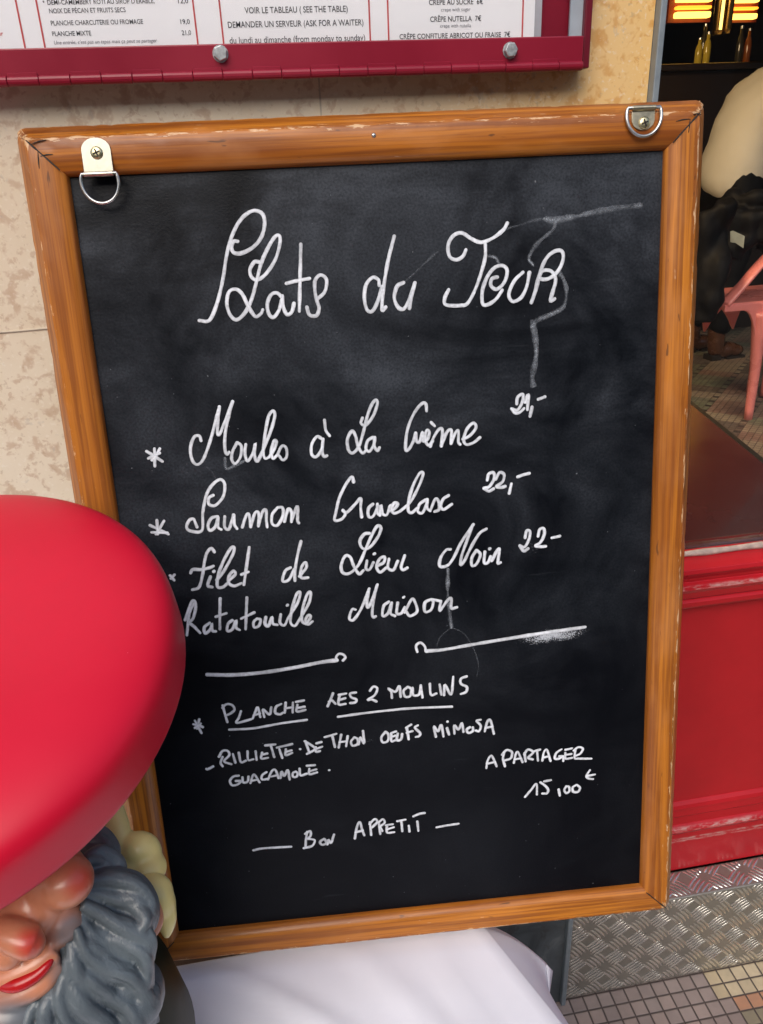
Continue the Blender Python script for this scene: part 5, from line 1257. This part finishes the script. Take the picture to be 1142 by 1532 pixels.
# lit things at the top of the window: glowing shelves, brass tube lamps, bottles and a bar counter
SHY = 5.6
GLOW = emit_mat('amber_glow', (1.0, 0.30, 0.02), 2.2); GLOW_H = emit_mat('yellow_glow', (1.0, 0.60, 0.10), 2.6)
for x0, x1, rows, lab in ((1014, 1066, ((-40, -31), (-22, -14), (-4, 2), (8, 13), (17, 26)), 'glowing amber shelf rack left of the brass lamp tubes'),
                          (1092, 1136, ((-36, -28), (-19, -12), (-5, 3), (10, 14), (20, 28)), 'glowing amber shelf rack right of the brass lamp tubes')):
    pa = at_y(x0, 30, SHY); rk = empty('lit_rack', lab, 'lit rack', pa, group='glowing racks behind the bar'); inv = Matrix.Translation(-pa)
    X0, X1 = at_y(x0, 10, SHY).x, at_y(x1, 10, SHY).x; Zt, Zb = at_y(x0, -45, SHY).z, at_y(x0, 32, SHY).z
    bm = bmesh.new(); box(bm, X0 - 0.03, X1 + 0.03, SHY + 0.06, SHY + 0.09, Zb, Zt)
    o = obj('rack_back', bm, plain('red_lit_back', (0.22, 0.03, 0.01), 0.5), rk); o.matrix_parent_inverse = inv
    for i, (ya, yb) in enumerate(rows):
        bm = bmesh.new(); za, zb_ = at_y((x0 + x1) / 2, yb, SHY).z, at_y((x0 + x1) / 2, ya, SHY).z; box(bm, X0, X1, SHY, SHY + 0.05, za, zb_)
        o = obj('light_strip', bm, GLOW_H if i % 2 == 0 else GLOW, rk); o.matrix_parent_inverse = inv; bevel_mod(o, 0.008, 2)
BR = plain('brass_tube', (0.55, 0.34, 0.09), 0.22, 1.0, 0.2, 6)
for px, r, py1, lab in ((1073, 0.030, 52, 'thick brass lamp tube with a bright yellow glow'), (1087, 0.022, 50, 'slimmer brass lamp tube right of the bright one')):
    q = at_y(px, py1, 4.6); t = empty('brass_lamp', lab, 'lamp', q, group='hanging brass lamp tubes')
    bm = bmesh.new(); lathe(bm, [(r * 0.8, 0), (r, 0.02), (r, 3.48 - q.z), (r * 0.5, 3.485 - q.z)], None, 24); obj('tube', bm, BR, t, True)
    pl_ = bpy.data.lights.new('room_fill_light', 'POINT'); pl_.energy = 75; pl_.color = (1.0, 0.70, 0.40); pl_.shadow_soft_size = 0.25; po = bpy.data.objects.new('room_fill_light', pl_); COL.objects.link(po); po.parent = t; po.location = (-2.2, -1.9, 0.75)  # added fill to brighten the room, out of view and far from the tube
    if r > 0.025:
        bm = bmesh.new(); box(bm, -0.010, 0.006, -r - 0.004, -r + 0.004, 0.02, 1.2); o = obj('light_slot', bm, emit_mat('slot_glow', (1.0, 0.62, 0.14), 2.5), t); bevel_mod(o, 0.002)
by_ = 5.2; cz = at_y(1040, 96, by_).z
bar = empty('bar_counter', 'dark wooden bar counter in the shadow at the back of the cafe', 'bar counter', (2.6, by_, FL)); BI = Matrix.Translation((-2.6, -by_, -FL))
bm = bmesh.new(); box(bm, 1.2, 6.8, by_, by_ + 0.5, FL + 0.002, cz - 0.04); o = obj('front_panel', bm, DW, bar); o.matrix_parent_inverse = BI
bm = bmesh.new(); box(bm, 1.15, 6.8, by_ - 0.06, by_ + 0.55, cz - 0.039, cz); o = obj('counter_top', bm, plain('dark_counter', (0.02, 0.012, 0.009), 0.35), bar); o.matrix_parent_inverse = BI; bevel_mod(o, 0.008)
YG = Mat('yellow_glass'); YG.set(color=(0.55, 0.42, 0.05), rough=0.1, spec=0.4)
DGL = plain('dark_bottle_glass', (0.04, 0.035, 0.02), 0.1); AMB = plain('amber_bottle_glass', (0.25, 0.07, 0.01), 0.1)
for px, h, mt, lab in ((1044, 0.20, YG.m, 'short yellow bottle on the bar, left of the pair'), (1056, 0.24, YG.m, 'taller yellow bottle on the bar, right of the pair'), (1050, 0.32, DGL, 'dark bottle standing between the two yellow bottles'),
                       (1104, 0.30, DGL, 'dark bottle on the bar right of the brass tubes'), (1116, 0.28, AMB, 'amber bottle on the bar right of the brass tubes')):
    p = at_y(px, 92, by_ + (0.12 if mt is YG.m else 0.25)); p.z = cz + 0.001; h *= 0.78; k = h / 0.3; b = empty('bottle', lab, 'bottle', p, group='bottles on the bar')
    bm = bmesh.new(); lathe(bm, [(0.021, 0), (0.023, 0.01), (0.023, 0.17 * k), (0.018, 0.21 * k), (0.010, 0.24 * k), (0.010, 0.28 * k)], None, 20); obj('glass', bm, mt, b, True)
    bm = bmesh.new(); lathe(bm, [(0.011, 0.2805 * k), (0.011, 0.30 * k)], None, 16); obj('cap', bm, STEEL, b)

# the house fronts on the other side of the street, mirrored faintly in glass, board and paint
fac = empty('street_facade', 'pale stone street facade with rows of tall windows across the road', 'building', (0, -20, 0))
FI = Matrix.Translation((0, 20, 0)); bm = bmesh.new(); box(bm, -30, 30, -22, -20, 0.0, 11)
o = obj('wall', bm, plain('pale_street_stone', (0.30, 0.27, 0.23), 0.8, 0, 0.15, 1), fac); o.matrix_parent_inverse = FI
WG = plain('dark_window_glass', (0.03, 0.035, 0.04), 0.1)
for fl in range(3):
    for i in range(14):
        x = -27 + i * 4.1; bm = bmesh.new(); box(bm, x - 0.65, x + 0.65, -20.0, -19.97, 1.2 + fl * 3.3, 3.4 + fl * 3.3); o = obj('window', bm, WG, fac); o.matrix_parent_inverse = FI
